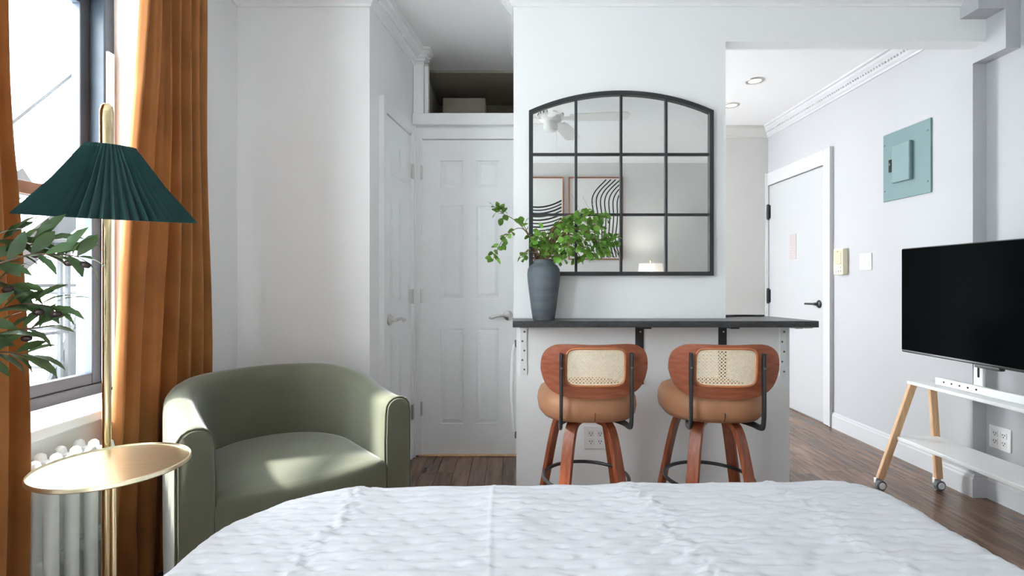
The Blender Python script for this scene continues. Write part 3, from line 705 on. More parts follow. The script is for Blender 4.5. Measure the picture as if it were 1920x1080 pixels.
BR = [  # world points (x, y, z) of each branch after the mouth, start of leaves (fraction), number of leaves
    ([(0.10, 2.46, 1.30), (0.06, 2.43, 1.37), (0.0, 2.42, 1.42), (-0.04, 2.42, 1.435), (-0.075, 2.42, 1.47)], 0.62, 13),
    ([(0.11, 2.45, 1.28), (0.075, 2.42, 1.36), (0.02, 2.40, 1.375), (-0.05, 2.40, 1.31), (-0.088, 2.40, 1.225)], 0.55, 18),
    ([(0.12, 2.44, 1.27), (0.09, 2.42, 1.32), (0.055, 2.41, 1.385), (0.05, 2.41, 1.40)], 0.25, 9),
    ([(0.12, 2.44, 1.25), (0.08, 2.42, 1.27), (0.035, 2.41, 1.235)], 0.45, 5),
    ([(0.17, 2.46, 1.30), (0.20, 2.44, 1.39), (0.27, 2.43, 1.44), (0.36, 2.43, 1.45), (0.45, 2.42, 1.425)], 0.45, 20),
    ([(0.18, 2.46, 1.29), (0.22, 2.43, 1.38), (0.30, 2.41, 1.41), (0.40, 2.40, 1.39), (0.46, 2.40, 1.31)], 0.35, 24),
    ([(0.18, 2.45, 1.28), (0.23, 2.42, 1.35), (0.31, 2.40, 1.37), (0.39, 2.38, 1.33), (0.44, 2.38, 1.25)], 0.3, 26),
    ([(0.17, 2.45, 1.28), (0.21, 2.41, 1.34), (0.26, 2.38, 1.34), (0.32, 2.37, 1.29), (0.36, 2.37, 1.24)], 0.3, 22),
    ([(0.17, 2.46, 1.30), (0.19, 2.44, 1.36), (0.23, 2.42, 1.40), (0.27, 2.41, 1.40)], 0.3, 12),
    ([(0.16, 2.44, 1.26), (0.16, 2.41, 1.31), (0.14, 2.40, 1.36)], 0.2, 12),
    ([(0.18, 2.44, 1.25), (0.21, 2.41, 1.28), (0.25, 2.40, 1.27)], 0.2, 12),
    ([(0.14, 2.44, 1.25), (0.12, 2.40, 1.28), (0.11, 2.39, 1.31)], 0.2, 10),
    ([(0.18, 2.44, 1.28), (0.27, 2.41, 1.37), (0.40, 2.41, 1.35), (0.485, 2.41, 1.315)], 0.72, 10),
    ([(0.19, 2.45, 1.25), (0.22, 2.43, 1.24), (0.24, 2.42, 1.235)], 0.2, 6)]
G0 = Vector((VX, VY, CTZ + 0.03))
for pts, f0, nl in BR:
    p0 = Vector((VX + rb.uniform(-.02, .02), VY + rb.uniform(-.015, .015), CTZ + 0.05)); mouth = Vector((VX + (pts[0][0] - VX) * 0.4, VY + (pts[0][1] - VY) * 0.5, CTZ + 0.285))
    path = smooth_path([p0 - G0, mouth - G0] + [Vector(p) - G0 for p in pts], 3); n = len(path)
    br = obj('branch', tube(path, 0.0022, 6, Vector((0.1, 1, 0)), scales=[1.2 - 0.7 * i / n for i in range(n)]), 'stem', gr, smooth=True)
    s0 = 0.35 + 0.65 * f0; nl = int(nl * 1.4)
    for k in range(nl):
        q = s0 + (1 - s0) * (k + rb.uniform(0.2, 0.9)) / nl; i = min(n - 2, int(q * (n - 1))); p = path[i]; tdir = (path[i + 1] - path[i]).normalized()
        d = (tdir * 0.5 + Vector((rb.uniform(-1, 1), rb.uniform(-0.9, 0.4), rb.uniform(-0.9, 0.6)))).normalized()
        off = Vector((rb.uniform(-0.016, 0.016), rb.uniform(-0.016, 0.012), rb.uniform(-0.018, 0.012)))
        m = Matrix.Translation(p + off) @ orient(d, rb.uniform(-1.2, 1.2)) @ Matrix.Scale(rb.uniform(0.85, 1.25), 4)
        share('leaf', leaf_me, br, mtx=m)

# ================================================================== BARREL CHAIR
def make_chair():
    t = thing('barrel_armchair', 'olive green velvet barrel armchair beside the orange curtain', 'armchair', (-0.690, 1.72, 0), R(40))
    hw, st, dep = 0.33, 0.30, 0.36; th = 0.10
    # centre line: from left front round the back to right front. local x right, y back
    line = []
    for k in range(7): line.append((Vector((-hw, st * k / 7)), Vector((-1, 0))))
    NB = 36
    for k in range(NB + 1):
        a = pi - pi * k / NB; n = 2.1; c, s = cos(a), sin(a)
        r = 1 / ((abs(c) ** n + abs(s) ** n) ** (1 / n)); p = Vector((hw * r * c, st + dep * r * s)); line.append([p, None])
    for k in range(6, -1, -1): line.append((Vector((hw, st * k / 7)), Vector((1, 0))))
    P = [l[0] for l in line]; nl = len(P)
    NR = []
    for i in range(nl):
        d = (P[min(i + 1, nl - 1)] - P[max(i - 1, 0)]).normalized(); NR.append(Vector((-d.y, d.x)))
    def top(i):
        y = P[i].y; q = min(1, max(0, (y - 0.02) / (st + dep - 0.10))); q = q * q * (3 - 2 * q); return 0.675 + 0.070 * q
    def section(zt):   # (offset outward, z)
        h = th / 2; o = []
        o += [(h * 0.92, 0.05), (h * 0.98, 0.20), (h, 0.40), (h, zt - 0.06)]
        for k in range(1, 8):
            a = pi * k / 8; o.append((h * cos(a), zt - 0.055 + 0.055 * sin(a) ** 0.8))
        o += [(-h, zt - 0.06), (-h * 1.06, 0.52), (-h * 1.05, 0.42), (-h, 0.20), (-h * 0.92, 0.05)]
        return o
    bm = bm_new(); rings = []
    for i in range(nl):
        zt = top(i); sec = section(zt)
        fac = 1.0
        rings.append([bm.verts.new((P[i].x + NR[i].x * a * fac, P[i].y + NR[i].y * a * fac, z)) for a, z in sec])
    m = len(rings[0])
    for A, B in zip(rings, rings[1:]):
        for j in range(m): bm.faces.new((A[j], A[(j + 1) % m], B[(j + 1) % m], B[j]))
    for rg, sg in ((rings[0], -1), (rings[-1], 1)):
        # slightly domed front face
        c = sum((v.co for v in rg), Vector()) / m; ins = []
        for v in rg: q = v.co + (c - v.co) * 0.12; ins.append(bm.verts.new((q.x, q.y - 0.010, v.co.z + (c.z - v.co.z) * 0.03)))
        for j in range(m): bm.faces.new((rg[j], rg[(j + 1) % m], ins[(j + 1) % m], ins[j]))
        bm.faces.new(ins)
    bmesh.ops.recalc_face_normals(bm, faces=bm.faces)
    sh = obj('back_and_arms', bm, 'velvet', t, angle=55)
    for rg_i, rx in ((0, -1), (nl - 1, 1)):
        zt = top(rg_i); pts = [(P[rg_i].x + NR[rg_i].x * a, P[rg_i].y - 0.002, z) for a, z in section(zt)]
        obj('piping', tube(pts, 0.0035, 6, Vector((0, 1, 0))), 'pipe', sh, smooth=True)
    # seat cushion and base follow the inner curve
    inner = [Vector((p.x - n_.x * (th / 2 + 0.001), p.y - n_.y * (th / 2 + 0.001))) for p, n_ in zip(P, NR)]
    front = [Vector((inner[-1].x - (inner[-1].x - inner[0].x) * k / 14, -0.012 - 0.045 * sin(pi * k / 14))) for k in range(15)]
    loop = inner[1:-1] + front
    cx = sum((p.x for p in loop)) / len(loop); cy = 0.26
    def loft(prof, m_, name):
        b = bm_new(); rg = []
        for k, z in prof: rg.append([b.verts.new((cx + (p.x - cx) * k, cy + (p.y - cy) * k, z)) for p in loop])
        n = len(loop)
        for A, B in zip(rg, rg[1:]):
            for j in range(n): b.faces.new((A[j], A[(j + 1) % n], B[(j + 1) % n], B[j]))
        b.faces.new(rg[0][::-1]); b.faces.new(rg[-1]); bmesh.ops.recalc_face_normals(b, faces=b.faces)
        return obj(name, b, m_, t, angle=60)
    loft([(0.93, 0.262), (0.975, 0.266), (0.995, 0.285), (1.0, 0.33), (1.0, 0.405), (0.996, 0.425), (0.982, 0.441), (0.955, 0.451), (0.88, 0.457), (0.5, 0.462), (0.2, 0.463)], 'velvet', 'seat_cushion')
    loft([(0.95, 0.05), (0.955, 0.06), (0.955, 0.25), (0.945, 0.258)], 'velvet', 'base')
    for sx in (-0.24, 0.24):
        for sy in (0.06, 0.48): obj('foot', lathe([(0, 0), (0.018, 0), (0.024, 0.052), (0, 0.052)], 12, (sx, sy, 0)), 'blackmetal', t)
make_chair()

# ================================================================== BED AND QUILT
bed = thing('bed', 'low bed with mattress under the white quilt', 'bed', (0.155, 0.33, 0))
obj('mattress', box(-0.735, 0.735, -1.0, 0.96, 0.30, 0.53, 0.05, 4), 'mattress', bed, smooth=True)
obj('bed_base', box(-0.70, 0.70, -1.0, 0.92, 0.16, 0.298, 0.01), 'bedwood', bed)
for sx in (-0.62, 0.62):
    for sy in (-0.9, 0.8): obj('leg', box(sx - 0.03, sx + 0.03, sy - 0.03, sy + 0.03, 0, 0.16, 0.004), 'bedwood', bed)
def make_quilt():
    import numpy as np
    rs = np.random.RandomState(5)
    x0, x1, y0, y1 = -0.632, 0.915, -0.72, 1.322   # inner flat area; rolls outward from here
    rr = 0.045; drop = 0.36
    ext = rr * pi / 2 + drop - rr
    gx = np.concatenate([np.linspace(x0 - ext, x0 - 0.12, 26)[:-1], np.linspace(x0 - 0.12, x1 + 0.12, 370), np.linspace(x1 + 0.12, x1 + ext, 26)[1:]])
    gy = np.concatenate([np.linspace(y0, 0.80, 60)[:-1], np.linspace(0.80, y1 + 0.12, 170), np.linspace(y1 + 0.12, y1 + ext, 26)[1:]])
    X, Y = np.meshgrid(gx, gy)
    # signed distance to rounded rect, corner radius differs left / right at the foot
    cx, cy = (x0 + x1) / 2, (y0 + y1) / 2; hx, hy = (x1 - x0) / 2, (y1 - y0) / 2
    px, py = X - cx, Y - cy
    rad = np.where(py > 0, np.where(px < 0, 0.25, 0.075), 0.01)
    qx, qy = np.abs(px) - hx + rad, np.abs(py) - hy + rad
    ox, oy = np.maximum(qx, 0), np.maximum(qy, 0); ol = np.sqrt(ox * ox + oy * oy)
    d = np.minimum(np.maximum(qx, qy), 0) + ol - rad
    nx = np.where(ol > 1e-9, ox / np.maximum(ol, 1e-9), np.where(qx > qy, 1.0, 0.0)) * np.sign(px)
    ny = np.where(ol > 1e-9, oy / np.maximum(ol, 1e-9), np.where(qx > qy, 0.0, 1.0)) * np.sign(py)
    dp = np.maximum(d, 0); ang = np.minimum(dp / rr, pi / 2)
    out = rr * np.sin(ang); down = rr * (1 - np.cos(ang)) + np.maximum(dp - rr * pi / 2, 0)
    BX, BY = X - nx * dp, Y - ny * dp
    # top relief
    def noise(sx, sy, seed, n=3):
        r = np.random.RandomState(seed); v = np.zeros_like(X)
        for o in range(n):
            for _ in range(7):
                th = r.uniform(0, 2 * pi); ph = r.uniform(0, 2 * pi); k = 2 ** o * r.uniform(0.7, 1.4)
                v += np.sin((X / sx * np.cos(th) + Y / sy * np.sin(th)) * 2 * pi * k + ph) / (7 ** 0.5) / 1.8 ** o
        return v
    px_, py_ = 0.067, 0.066
    wob = 0.006 * noise(0.5, 0.3, 11, 1)
    def dimples(offx, offy):
        fx = ((X + wob + offx) / px_ + 0.5) % 1 - 0.5; fy = ((Y + wob + offy) / py_ + 0.5) % 1 - 0.5
        return np.exp(-((fx * px_) ** 2 / (2 * 0.0085 ** 2) + (fy * py_) ** 2 / (2 * 0.0045 ** 2)))
    rel = -0.0040 * (dimples(0, 0) + dimples(px_ / 2, py_ / 2))
    fy2 = np.abs(np.sin((Y + wob) / (py_ / 2) * pi)); rel += 0.0003 * fy2 ** 0.7
    rel += 0.0006 * noise(0.20, 0.028, 3, 3) * (0.4 + 0.6 / (1 + np.exp(-3 * noise(0.5, 0.3, 8, 2))))
    rel += 0.0022 * noise(0.35, 0.25, 4, 2)
    for xc, wdt, amp, sl2 in ((-0.40, 0.022, 0.006, 0.10), (0.70, 0.025, 0.0045, -0.12), (0.34, 0.03, 0.004, -0.2)):
        u = (X - xc - sl2 * (Y - 1.1) * 0.5 - 0.012 * np.sin(Y * 23)) / wdt; g = np.exp(-u * u)
        rel += amp * g * (0.35 + 0.75 * noise(0.05, 0.03, int(abs(xc) * 100), 3) * 0.6)
    for _ in range(230):
        wx, wy = rs.uniform(-0.62, 0.93), rs.uniform(0.85, 1.36); wl, ww = rs.uniform(0.010, 0.030), rs.uniform(0.0022, 0.0042); wa = rs.uniform(-0.35, 0.35)
        sel = (np.abs(X - wx) < 0.1) & (np.abs(Y - wy) < 0.06); dx_, dy_ = X[sel] - wx, Y[sel] - wy
        u_, v_ = dx_ * np.cos(wa) + dy_ * np.sin(wa), -dx_ * np.sin(wa) + dy_ * np.cos(wa)
        rel[sel] += rs.choice([-1, 1]) * rs.uniform(0.0012, 0.0030) * np.exp(-(u_ / wl) ** 2 - (v_ / ww) ** 2)
    us = (X + 0.045 - 0.004 * np.sin(Y * 9)) / 0.0035; rel += 0.0020 * np.exp(-us * us)
    fade = np.clip(1 - dp / 0.25, 0.25, 1); rel = rel * fade
    tilt = 0.012 * np.clip((BX - 0.1) / 0.8, -0.5, 1) - 0.006 * np.clip((-BX - 0.3) / 0.3, 0, 1)
    Z = 0.578 + tilt - down
    wave = 0.012 * np.sin((X + Y) * 26) * np.clip((dp - 0.1) / 0.25, 0, 1)
    tx = np.clip(ang / (pi / 2), 0, 1)
    PX = BX + nx * (out + wave + rel * np.sin(ang)); PY = BY + ny * (out + wave + rel * np.sin(ang)); PZ = Z + rel * np.cos(ang)
    h, w = X.shape; co = np.stack([PX, PY, PZ], -1).reshape(-1, 3)
    idx = np.arange(h * w).reshape(h, w)
    f = np.stack([idx[:-1, :-1], idx[:-1, 1:], idx[1:, 1:], idx[1:, :-1]], -1).reshape(-1, 4)
    me = bpy.data.meshes.new('quilt'); me.vertices.add(len(co)); me.vertices.foreach_set('co', co.ravel())
    me.loops.add(f.size); me.loops.foreach_set('vertex_index', f.ravel()); me.polygons.add(len(f))
    me.polygons.foreach_set('loop_start', np.arange(0, f.size, 4)); me.polygons.foreach_set('loop_total', np.full(len(f), 4)); me.update(); me.validate()
    me.polygons.foreach_set('use_smooth', np.ones(len(f), bool)); me.materials.append(M['quilt'])
    o = bpy.data.objects.new('quilt', me); COL.objects.link(o); sm = o.modifiers.new('thick', 'SOLIDIFY'); sm.thickness = 0.008; sm.offset = -1
    tag(o, 'white stitched quilt with soft creases spread over the bed', 'quilt')
make_quilt()

# ================================================================== CURTAINS
def curtain(label, edge0, edge1, xc, amp, folds, z0, z1, seed, skew=0.0, hem=None):
    """edge0/edge1: functions of height fraction (0 bottom..1 top) -> Y of the two edges"""
    r = random.Random(seed); ph = [r.uniform(-0.25, 0.25) for _ in range(folds + 2)]; am = [r.uniform(0.75, 1.2) for _ in range(folds + 2)]
    NU, NZ = folds * 18, 60; bm = bm_new(); rows = []
    for j in range(NZ + 1):
        q = j / NZ; z = z0 + (z1 - z0) * q; row = []
        for i in range(NU + 1):
            u = i / NU; s = u * folds; k = min(folds, int(s)); a = am[k] * (1 - (s - k)) + am[k + 1] * (s - k); p = ph[k] * (1 - (s - k)) + ph[k + 1] * (s - k)
            w = sin(2 * pi * (s + p * 0.6 + 0.10 * sin(q * 3.1 + k)))
            w = math.copysign(abs(w) ** 0.75, w)
            A = amp * a * (0.85 + 0.15 * sin(pi * q)) * (1 + 0.12 * sin(7 * q + k * 2))
            side = 0.010 * cos(2 * pi * s) * a
            x = xc(q) + A * w + 0.006 * sin(9 * q + 5 * u); y = edge0(q) + (edge1(q) - edge0(q)) * u + side
            if q < 0.10 and hem: x += hem * (0.10 - q) / 0.10 * (0.5 + 0.5 * sin(8 * u)); y += 0.02 * (0.10 - q) / 0.10 * sin(11 * u)
            row.append(bm.verts.new((x, y, z)))
        rows.append(row)
    for A, B in zip(rows, rows[1:]):
        for i in range(NU): bm.faces.new((A[i], A[i + 1], B[i + 1], B[i]))
    bmesh.ops.recalc_face_normals(bm, faces=bm.faces)
    o = obj('curtain', bm, 'curtain', smooth=True); sm = o.modifiers.new('thick', 'SOLIDIFY'); sm.thickness = 0.003
    return tag(o, label, 'curtain', 'velvet curtains at the window')
lerp = lambda a, b, t: a + (b - a) * t
curtain('burnt orange velvet curtain hanging between the window and the green chair', lambda q: lerp(1.615, 1.805, min(1, q * 1.1)), lambda q: lerp(2.20, 2.155, q), lambda q: lerp(-1.325, -1.323, q), 0.028, 6, 0.02, 2.42, 1, hem=0.01)
curtain('burnt orange velvet curtain on the side of the window behind the olive tree', lambda q: lerp(0.62, 0.70, q), lambda q: lerp(1.335, 1.305, q), lambda q: lerp(-1.290, -1.300, q), 0.036, 7, 0.02, 2.42, 2, hem=0.015)
rod = thing('curtain_rod', 'black curtain rod above the window', 'curtain rod', (-1.32, 1.4, 2.434))
obj('pole', tube([(0, -0.85, 0), (0, 0.85, 0)], 0.010, 12), 'blackmetal', rod, smooth=True)
for y in (-0.86, 0.86): obj('finial', lathe([(0, -0.02), (0.014, -0.015), (0.018, 0), (0.014, 0.015), (0, 0.02)], 14, (0, y, 0), axis='y'), 'blackmetal', rod, smooth=True)
for y in (-0.7, 0.78): obj('wall_bracket', box(-0.075, 0.004, y - 0.01, y + 0.01, -0.012, 0.012, 0.002), 'blackmetal', rod)

# ================================================================== RADIATOR
rd = thing('radiator', 'white cast iron column radiator under the window sill', 'radiator', (-1.30, 1.379, 0))
def section_mesh():
    bm = bm_new(); 
    for x in (-0.045, 0.0, 0.045):
        add_sweep(bm, [(x, 0, 0.07), (x, 0, 0.12), (x, 0, 0.57), (x, 0, 0.600), (x, 0, 0.617), (x, 0, 0.623)], rrect(0.030, 0.034, 0.012, 3), Vector((0, 1, 0)), scales=[0.9, 1, 1, 0.95, 0.75, 0.35])
    for z in (0.10, 0.33, 0.585): add_box(bm, -0.045, 0.045, -0.012, 0.012, z - 0.018, z + 0.018, 0.005)
    return bm
b = section_mesh(); sec_me = bpy.data.meshes.new('section'); b.to_mesh(sec_me); b.free(); sec_me.materials.append(M['rad'])
for p in sec_me.polygons: p.use_smooth = True
sec_me.set_sharp_from_angle(angle=R(50))
for k in range(4): share('section', sec_me, rd, (0, k * 0.0652, 0))
for z in (0.10, 0.36, 0.58): obj('connector', tube([(0.0, -0.01, z), (0.0, 0.205, z)], 0.016, 10), 'rad', rd, smooth=True)
for k in (0, 3):
    for x in (-0.045, 0.045): obj('foot', box(x - 0.015, x + 0.015, k * 0.0652 - 0.012, k * 0.0652 + 0.012, 0, 0.08, 0.004), 'rad', rd)

# ================================================================== FLOOR LAMP AND TABLE
lp = thing('floor_lamp', 'slim brass floor lamp with dark teal pleated shade by the window', 'lamp', (-1.024, 1.28, 0))
obj('base', lathe([(0, 0), (0.098, 0), (0.100, 0.004), (0.098, 0.012), (0.02, 0.016), (0, 0.016)], 40), 'brass', lp, angle=40)
obj('pole', lathe([(0, 0.014), (0.0095, 0.014), (0.0095, 1.46), (0, 1.46)], 20), 'brass', lp, angle=40)
obj('finial', lathe([(0, 1.440), (0.013, 1.440), (0.0145, 1.445), (0.0150, 1.540), (0.012, 1.556), (0.006, 1.562), (0, 1.563)], 24), 'brass', lp, angle=50)
bm = bm_new(); NP = 54; rings = []
for q in (0.0, 0.04, 0.06, 0.5, 1.0):
    ring = []
    for k in range(NP * 2):
        a = 2 * pi * k / (NP * 2); s = 1 if k % 2 else -1
        r0 = 0.050 + (0.177 - 0.050) * q - 0.006 * sin(pi * q); amp = 0.0022 + 0.0075 * q
        if q == 0.04: amp *= 0.4; 
        ring.append(bm.verts.new(((r0 + s * amp) * cos(a), (r0 + s * amp) * sin(a), 1.455 - 0.182 * q)))
    rings.append(ring)
for A, B in zip(rings, rings[1:]):
    for k in range(NP * 2): bm.faces.new((A[k], B[k], B[(k + 1) % (NP * 2)], A[(k + 1) % (NP * 2)]))
bmesh.ops.recalc_face_normals(bm, faces=bm.faces)
bl = bm.copy()
for v_ in bl.verts: v_.co.x *= 0.988; v_.co.y *= 0.988; v_.co.z -= 0.0008
upv = Vector((0.625 * 0.11 + -0.78 * 0.012, -0.78 * 0.11 - 0.625 * 0.012, 1)).normalized()
tq = Vector((0, 0, 1)).rotation_difference(upv).to_matrix().to_4x4()
shm = Matrix.Translation((0.012, -0.002, 1.447)) @ tq @ Matrix.Translation((0, 0, -1.447))
shd = obj('lamp_shade', bm, 'shade', lp); sm = shd.modifiers.new('thick', 'SOLIDIFY'); sm.thickness = 0.0010; shd.matrix_local = shm
obj('shade_lining', bl, 'lining', shd)
bm = bm_new(); add_tube(bm, [(0.046 * cos(2 * pi * k / 24), 0.046 * sin(2 * pi * k / 24), 1.447) for k in range(24)], 0.002, 6, closed=True)
for k in range(3): add_tube(bm, [(0, 0, 1.447), (0.046 * cos(2 * pi * k / 3), 0.046 * sin(2 * pi * k / 3), 1.447)], 0.0018, 6)
obj('shade_ring', bm, 'brass', lp, smooth=True)
tb = thing('drink_table', 'small round polished brass drink table in front of the radiator', 'table', (-0.907, 1.154, 0.006))
obj('table_top', lathe([(0, 0.682), (0.146, 0.682), (0.150, 0.685), (0.150, 0.692), (0.148, 0.694), (0.146, 0.690), (0, 0.690)], 72), 'brasstop', tb, angle=30)
obj('column', lathe([(0, 0.010), (0.0065, 0.010), (0.0065, 0.682), (0, 0.682)], 16), 'brass', tb, angle=40)
obj('base', lathe([(0, -0.006), (0.068, -0.006), (0.070, 0.003), (0.068, 0.010), (0, 0.012)], 40), 'brass', tb, angle=40)

# ================================================================== OLIVE TREE
ot = thing('potted_olive_tree', 'potted olive tree with narrow leaves and dark fruit beside the lamp', 'plant', (-1.10, 0.86, 0))
obj('pot', lathe([(0, 0), (0.09, 0), (0.12, 0.10), (0.125, 0.24), (0.115, 0.26), (0.11, 0.24), (0, 0.22)], 28), 'pot', ot, angle=50)
obj('soil', lathe([(0, 0.222), (0.111, 0.236), (0, 0.245)], 24), 'soil', ot)
obj('trunk', tube(smooth_path([(0, 0, 0.2), (0.01, 0.01, 0.5), (-0.02, 0.02, 0.8), (0.0, 0.03, 1.05), (-0.02, 0.04, 1.3)], 2), 0.012, 8, Vector((0, 1, 0))), 'bark', ot, smooth=True)
bm = bm_new(); prev = None; LL = 0.070
for u, wd in ((0, 0), (0.18, 0.55), (0.45, 1.0), (0.75, 0.75), (1, 0)):
    z = 0.010 * sin(u * pi * 0.9) - 0.006 * u; row = [bm.verts.new((u * LL, s * wd * 0.0125, z + abs(s) * wd * 0.002)) for s in ((-1, 0, 1) if wd else (0,))]
    if prev:
        if len(prev) == 1: bm.faces.new((prev[0], row[0], row[1])); bm.faces.new((prev[0], row[1], row[2]))
        elif len(row) == 1: bm.faces.new((prev[0], row[0], prev[1])); bm.faces.new((prev[1], row[0], prev[2]))
        else:
            for k in (0, 1): bm.faces.new((prev[k], row[k], row[k + 1], prev[k + 1]))
    prev = row
ol_me = bpy.data.meshes.new('leaf'); bm.to_mesh(ol_me); bm.free(); ol_me.materials.append(M['olive_leaf'])
for p in ol_me.polygons: p.use_smooth = True
b = lathe([(0, -0.011), (0.005, -0.008), (0.0072, 0), (0.005, 0.008), (0, 0.011)], 10, axis='x'); fr_me = bpy.data.meshes.new('olive_fruit'); b.to_mesh(fr_me); b.free(); fr_me.materials.append(M['olive'])
for p in fr_me.polygons: p.use_smooth = True
ro = random.Random(12); O0 = Vector((-1.10, 0.86, 0))
OB = [([(-1.10, 0.89, 1.00), (-1.06, 0.98, 1.12), (-1.01, 1.05, 1.17), (-0.955, 1.07, 1.17), (-0.915, 1.07, 1.165)], 15, 2),
      ([(-1.10, 0.89, 1.02), (-1.07, 1.0, 1.14), (-1.03, 1.06, 1.18), (-1.0, 1.08, 1.20)], 13, 1),
      ([(-1.10, 0.89, 0.95), (-1.06, 0.98, 1.03), (-1.02, 1.05, 1.07), (-0.985, 1.08, 1.06)], 13, 2),
      ([(-1.11, 0.88, 0.90), (-1.08, 0.97, 0.98), (-1.05, 1.05, 1.01), (-1.0, 1.08, 1.015)], 13, 1),
      ([(-1.11, 0.88, 0.85), (-1.09, 0.97, 0.95), (-1.07, 1.05, 0.97), (-1.03, 1.08, 0.955)], 12, 0),
      ([(-1.11, 0.88, 1.1), (-1.10, 0.97, 1.17), (-1.07, 1.03, 1.195), (-1.04, 1.06, 1.20)], 12, 0),
      ([(-1.11, 0.88, 1.0), (-1.09, 0.97, 1.09), (-1.07, 1.04, 1.12), (-1.04, 1.06, 1.10)], 10, 1)]
for pts, nl, nf in OB:
    path = smooth_path([Vector(p) - O0 for p in pts], 3); n = len(path)
    br = obj('branch', tube(path, 0.0025, 6, scales=[1.3 - 0.8 * i / n for i in range(n)]), 'bark', ot, smooth=True)
    for k in range(nl):
        q = 0.40 + 0.60 * (k + 0.5) / nl; i = min(n - 2, int(q * (n - 1))); td = (path[i + 1] - path[i]).normalized()
        sd_ = 1 if k % 2 else -1
        d = td * 0.7 + Vector((ro.uniform(-0.3, 0.4), ro.uniform(-0.4, 0.4), sd_ * ro.uniform(0.2, 0.9)))
        if k == nl - 1: d = td + Vector((0.2, 0, -0.35))
        share('leaf', ol_me, br, mtx=Matrix.Translation(path[i]) @ orient(d, ro.uniform(-1.0, 1.0)) @ Matrix.Scale(ro.uniform(0.8, 1.15), 4))
    for k in range(nf):
        i = int((0.72 + 0.2 * k) * (n - 1)); share('olive_fruit', fr_me, br, mtx=Matrix.Translation(path[i] + Vector((0.02, 0.0, -0.018))) @ orient(Vector((1, 0.1, ro.uniform(-0.4, 0.3))), 0))

# ================================================================== TELEVISION AND STAND
tvs = thing('tv_stand', 'white television stand with pale wooden legs on casters', 'stand', (2.14, 2.25, 0))
YE0, YE1 = -0.56, 0.47
for ye in (YE1, YE0):
    for xb, xt in ((-0.165, 0.012), (0.150, 0.115)):
        bm = bm_new(); add_sweep(bm, [(xb, ye, 0.058), (xt, ye, 0.565)], rrect(0.036, 0.020, 0.003, 2), Vector((0, 1, 0)))
        obj('leg', bm, 'wood_l', tvs, angle=40)
        cs = obj('caster', lathe([(0, -0.013), (0.020, -0.013), (0.026, -0.009), (0.027, 0.009), (0.020, 0.013), (0, 0.013)], 20, (xb - 0.004, ye - 0.012, 0.027), axis='y'), 'rubber', tvs, angle=40)
        obj('hub_cap', lathe([(0, -0.0165), (0.015, -0.016), (0.018, -0.0128), (0, -0.0125)], 18, (xb - 0.004, ye - 0.012, 0.027), axis='y'), 'white', cs, angle=40)
        obj('fork', box(xb - 0.022, xb + 0.014, ye - 0.003, ye + 0.018, 0.030, 0.060, 0.004), 'chrome', cs)
obj('upper_shelf', box(-0.012, 0.140, YE0 + 0.01, YE1 + 0.012, 0.565, 0.583, 0.004), 'whitemetal', tvs)
obj('lower_shelf', box(-0.085, 0.138, YE0 + 0.012, YE1 - 0.012, 0.270, 0.290, 0.004), 'whitemetal', tvs)
rl = obj('rear_rail', box(0.055, 0.075, YE0 + 0.06, YE1 - 0.09, 0.5835, 0.622, 0.004), 'whitemetal', tvs)
for k, y in enumerate((0.325, 0.28, 0.235, 0.19, 0.145)): obj('hole', lathe([(0, 0.0535), (0.0045, 0.0535), (0.0045, 0.0555), (0, 0.0555)], 12, (0, y, 0.604), axis='x'), 'gasket', rl)
ps = obj('mount_post', box(0.076, 0.090, 0.135, 0.185, 0.584, 1.10, 0.004), 'whitemetal', tvs)
obj('mount_arm', box(0.018, 0.0755, -0.05, 0.20, 0.90, 1.05, 0.004), 'blackmetal', tvs)
obj('cable_clip', box(0.073, 0.0765, 0.152, 0.160, 0.66, 0.715), 'gasket', ps)
tv = thing('television', 'large black flat screen television on the wheeled stand', 'television', (2.12, 2.277, 0.735))
obj('housing', box(0.0, 0.036, -0.482, 0.482, 0.0, 0.56, 0.006, 2), 'blackmetal', tv)
obj('screen', box(-0.003, 0.001, -0.476, 0.476, 0.014, 0.555, 0.001, 1), 'screen', tv)
obj('chin_bump', box(-0.002, 0.025, -0.075, 0.045, -0.012, 0.002, 0.003), 'blackmetal', tv)

# ================================================================== WALL FITTINGS
eb = thing('breaker_panel', 'grey green steel breaker panel on the right wall', 'breaker panel', (XR, 3.158, 1.859), -pi / 2)
obj('cover', box(-0.19, 0.19, -0.010, -0.0005, -0.219, 0.219, 0.002, 1), 'panel', eb)
bm = bm_new(); add_box(bm, -0.085, 0.060, -0.034, -0.010, -0.115, 0.125, 0.006); obj('panel_door', bm, 'panelbox', eb)
obj('main_breaker', box(-0.130, -0.092, -0.020, -0.010, -0.035, 0.045, 0.002, 1), 'gasket', eb)
obj('breaker_handle', box(-0.118, -0.104, -0.027, -0.020, 0.005, 0.022, 0.002, 1), 'rubber', eb)
for x in (-0.175, 0.17):
    for z in (-0.15, 0.15): obj('screw', lathe([(0, -0.0125), (0.005, -0.0115), (0.006, -0.010), (0, -0.0098)], 10, (x, 0, z), axis='y'), 'rubber', eb)
ic = thing('intercom', 'ivory plastic intercom unit beside the entry door', 'intercom', (XR, 3.765, 1.265), -pi / 2)
obj('housing', box(-0.055, 0.055, -0.040, -0.0005, -0.097, 0.097, 0.005), 'ivory', ic)
obj('speaker_grille', box(-0.040, 0.040, -0.0425, -0.0395, -0.02, 0.085, 0.002, 1), 'ivorydark', ic)
for k in range(6): obj('grille_slat', box(-0.034, 0.034, -0.0445, -0.042, -0.010 + k * 0.014, -0.004 + k * 0.014), 'ivory', ic)
for k in range(3):
    for j in range(2): obj('button', box(-0.036 + k * 0.027, -0.018 + k * 0.027, -0.046, -0.0395, -0.078 + j * 0.028, -0.060 + j * 0.028, 0.002, 1), 'white', ic)
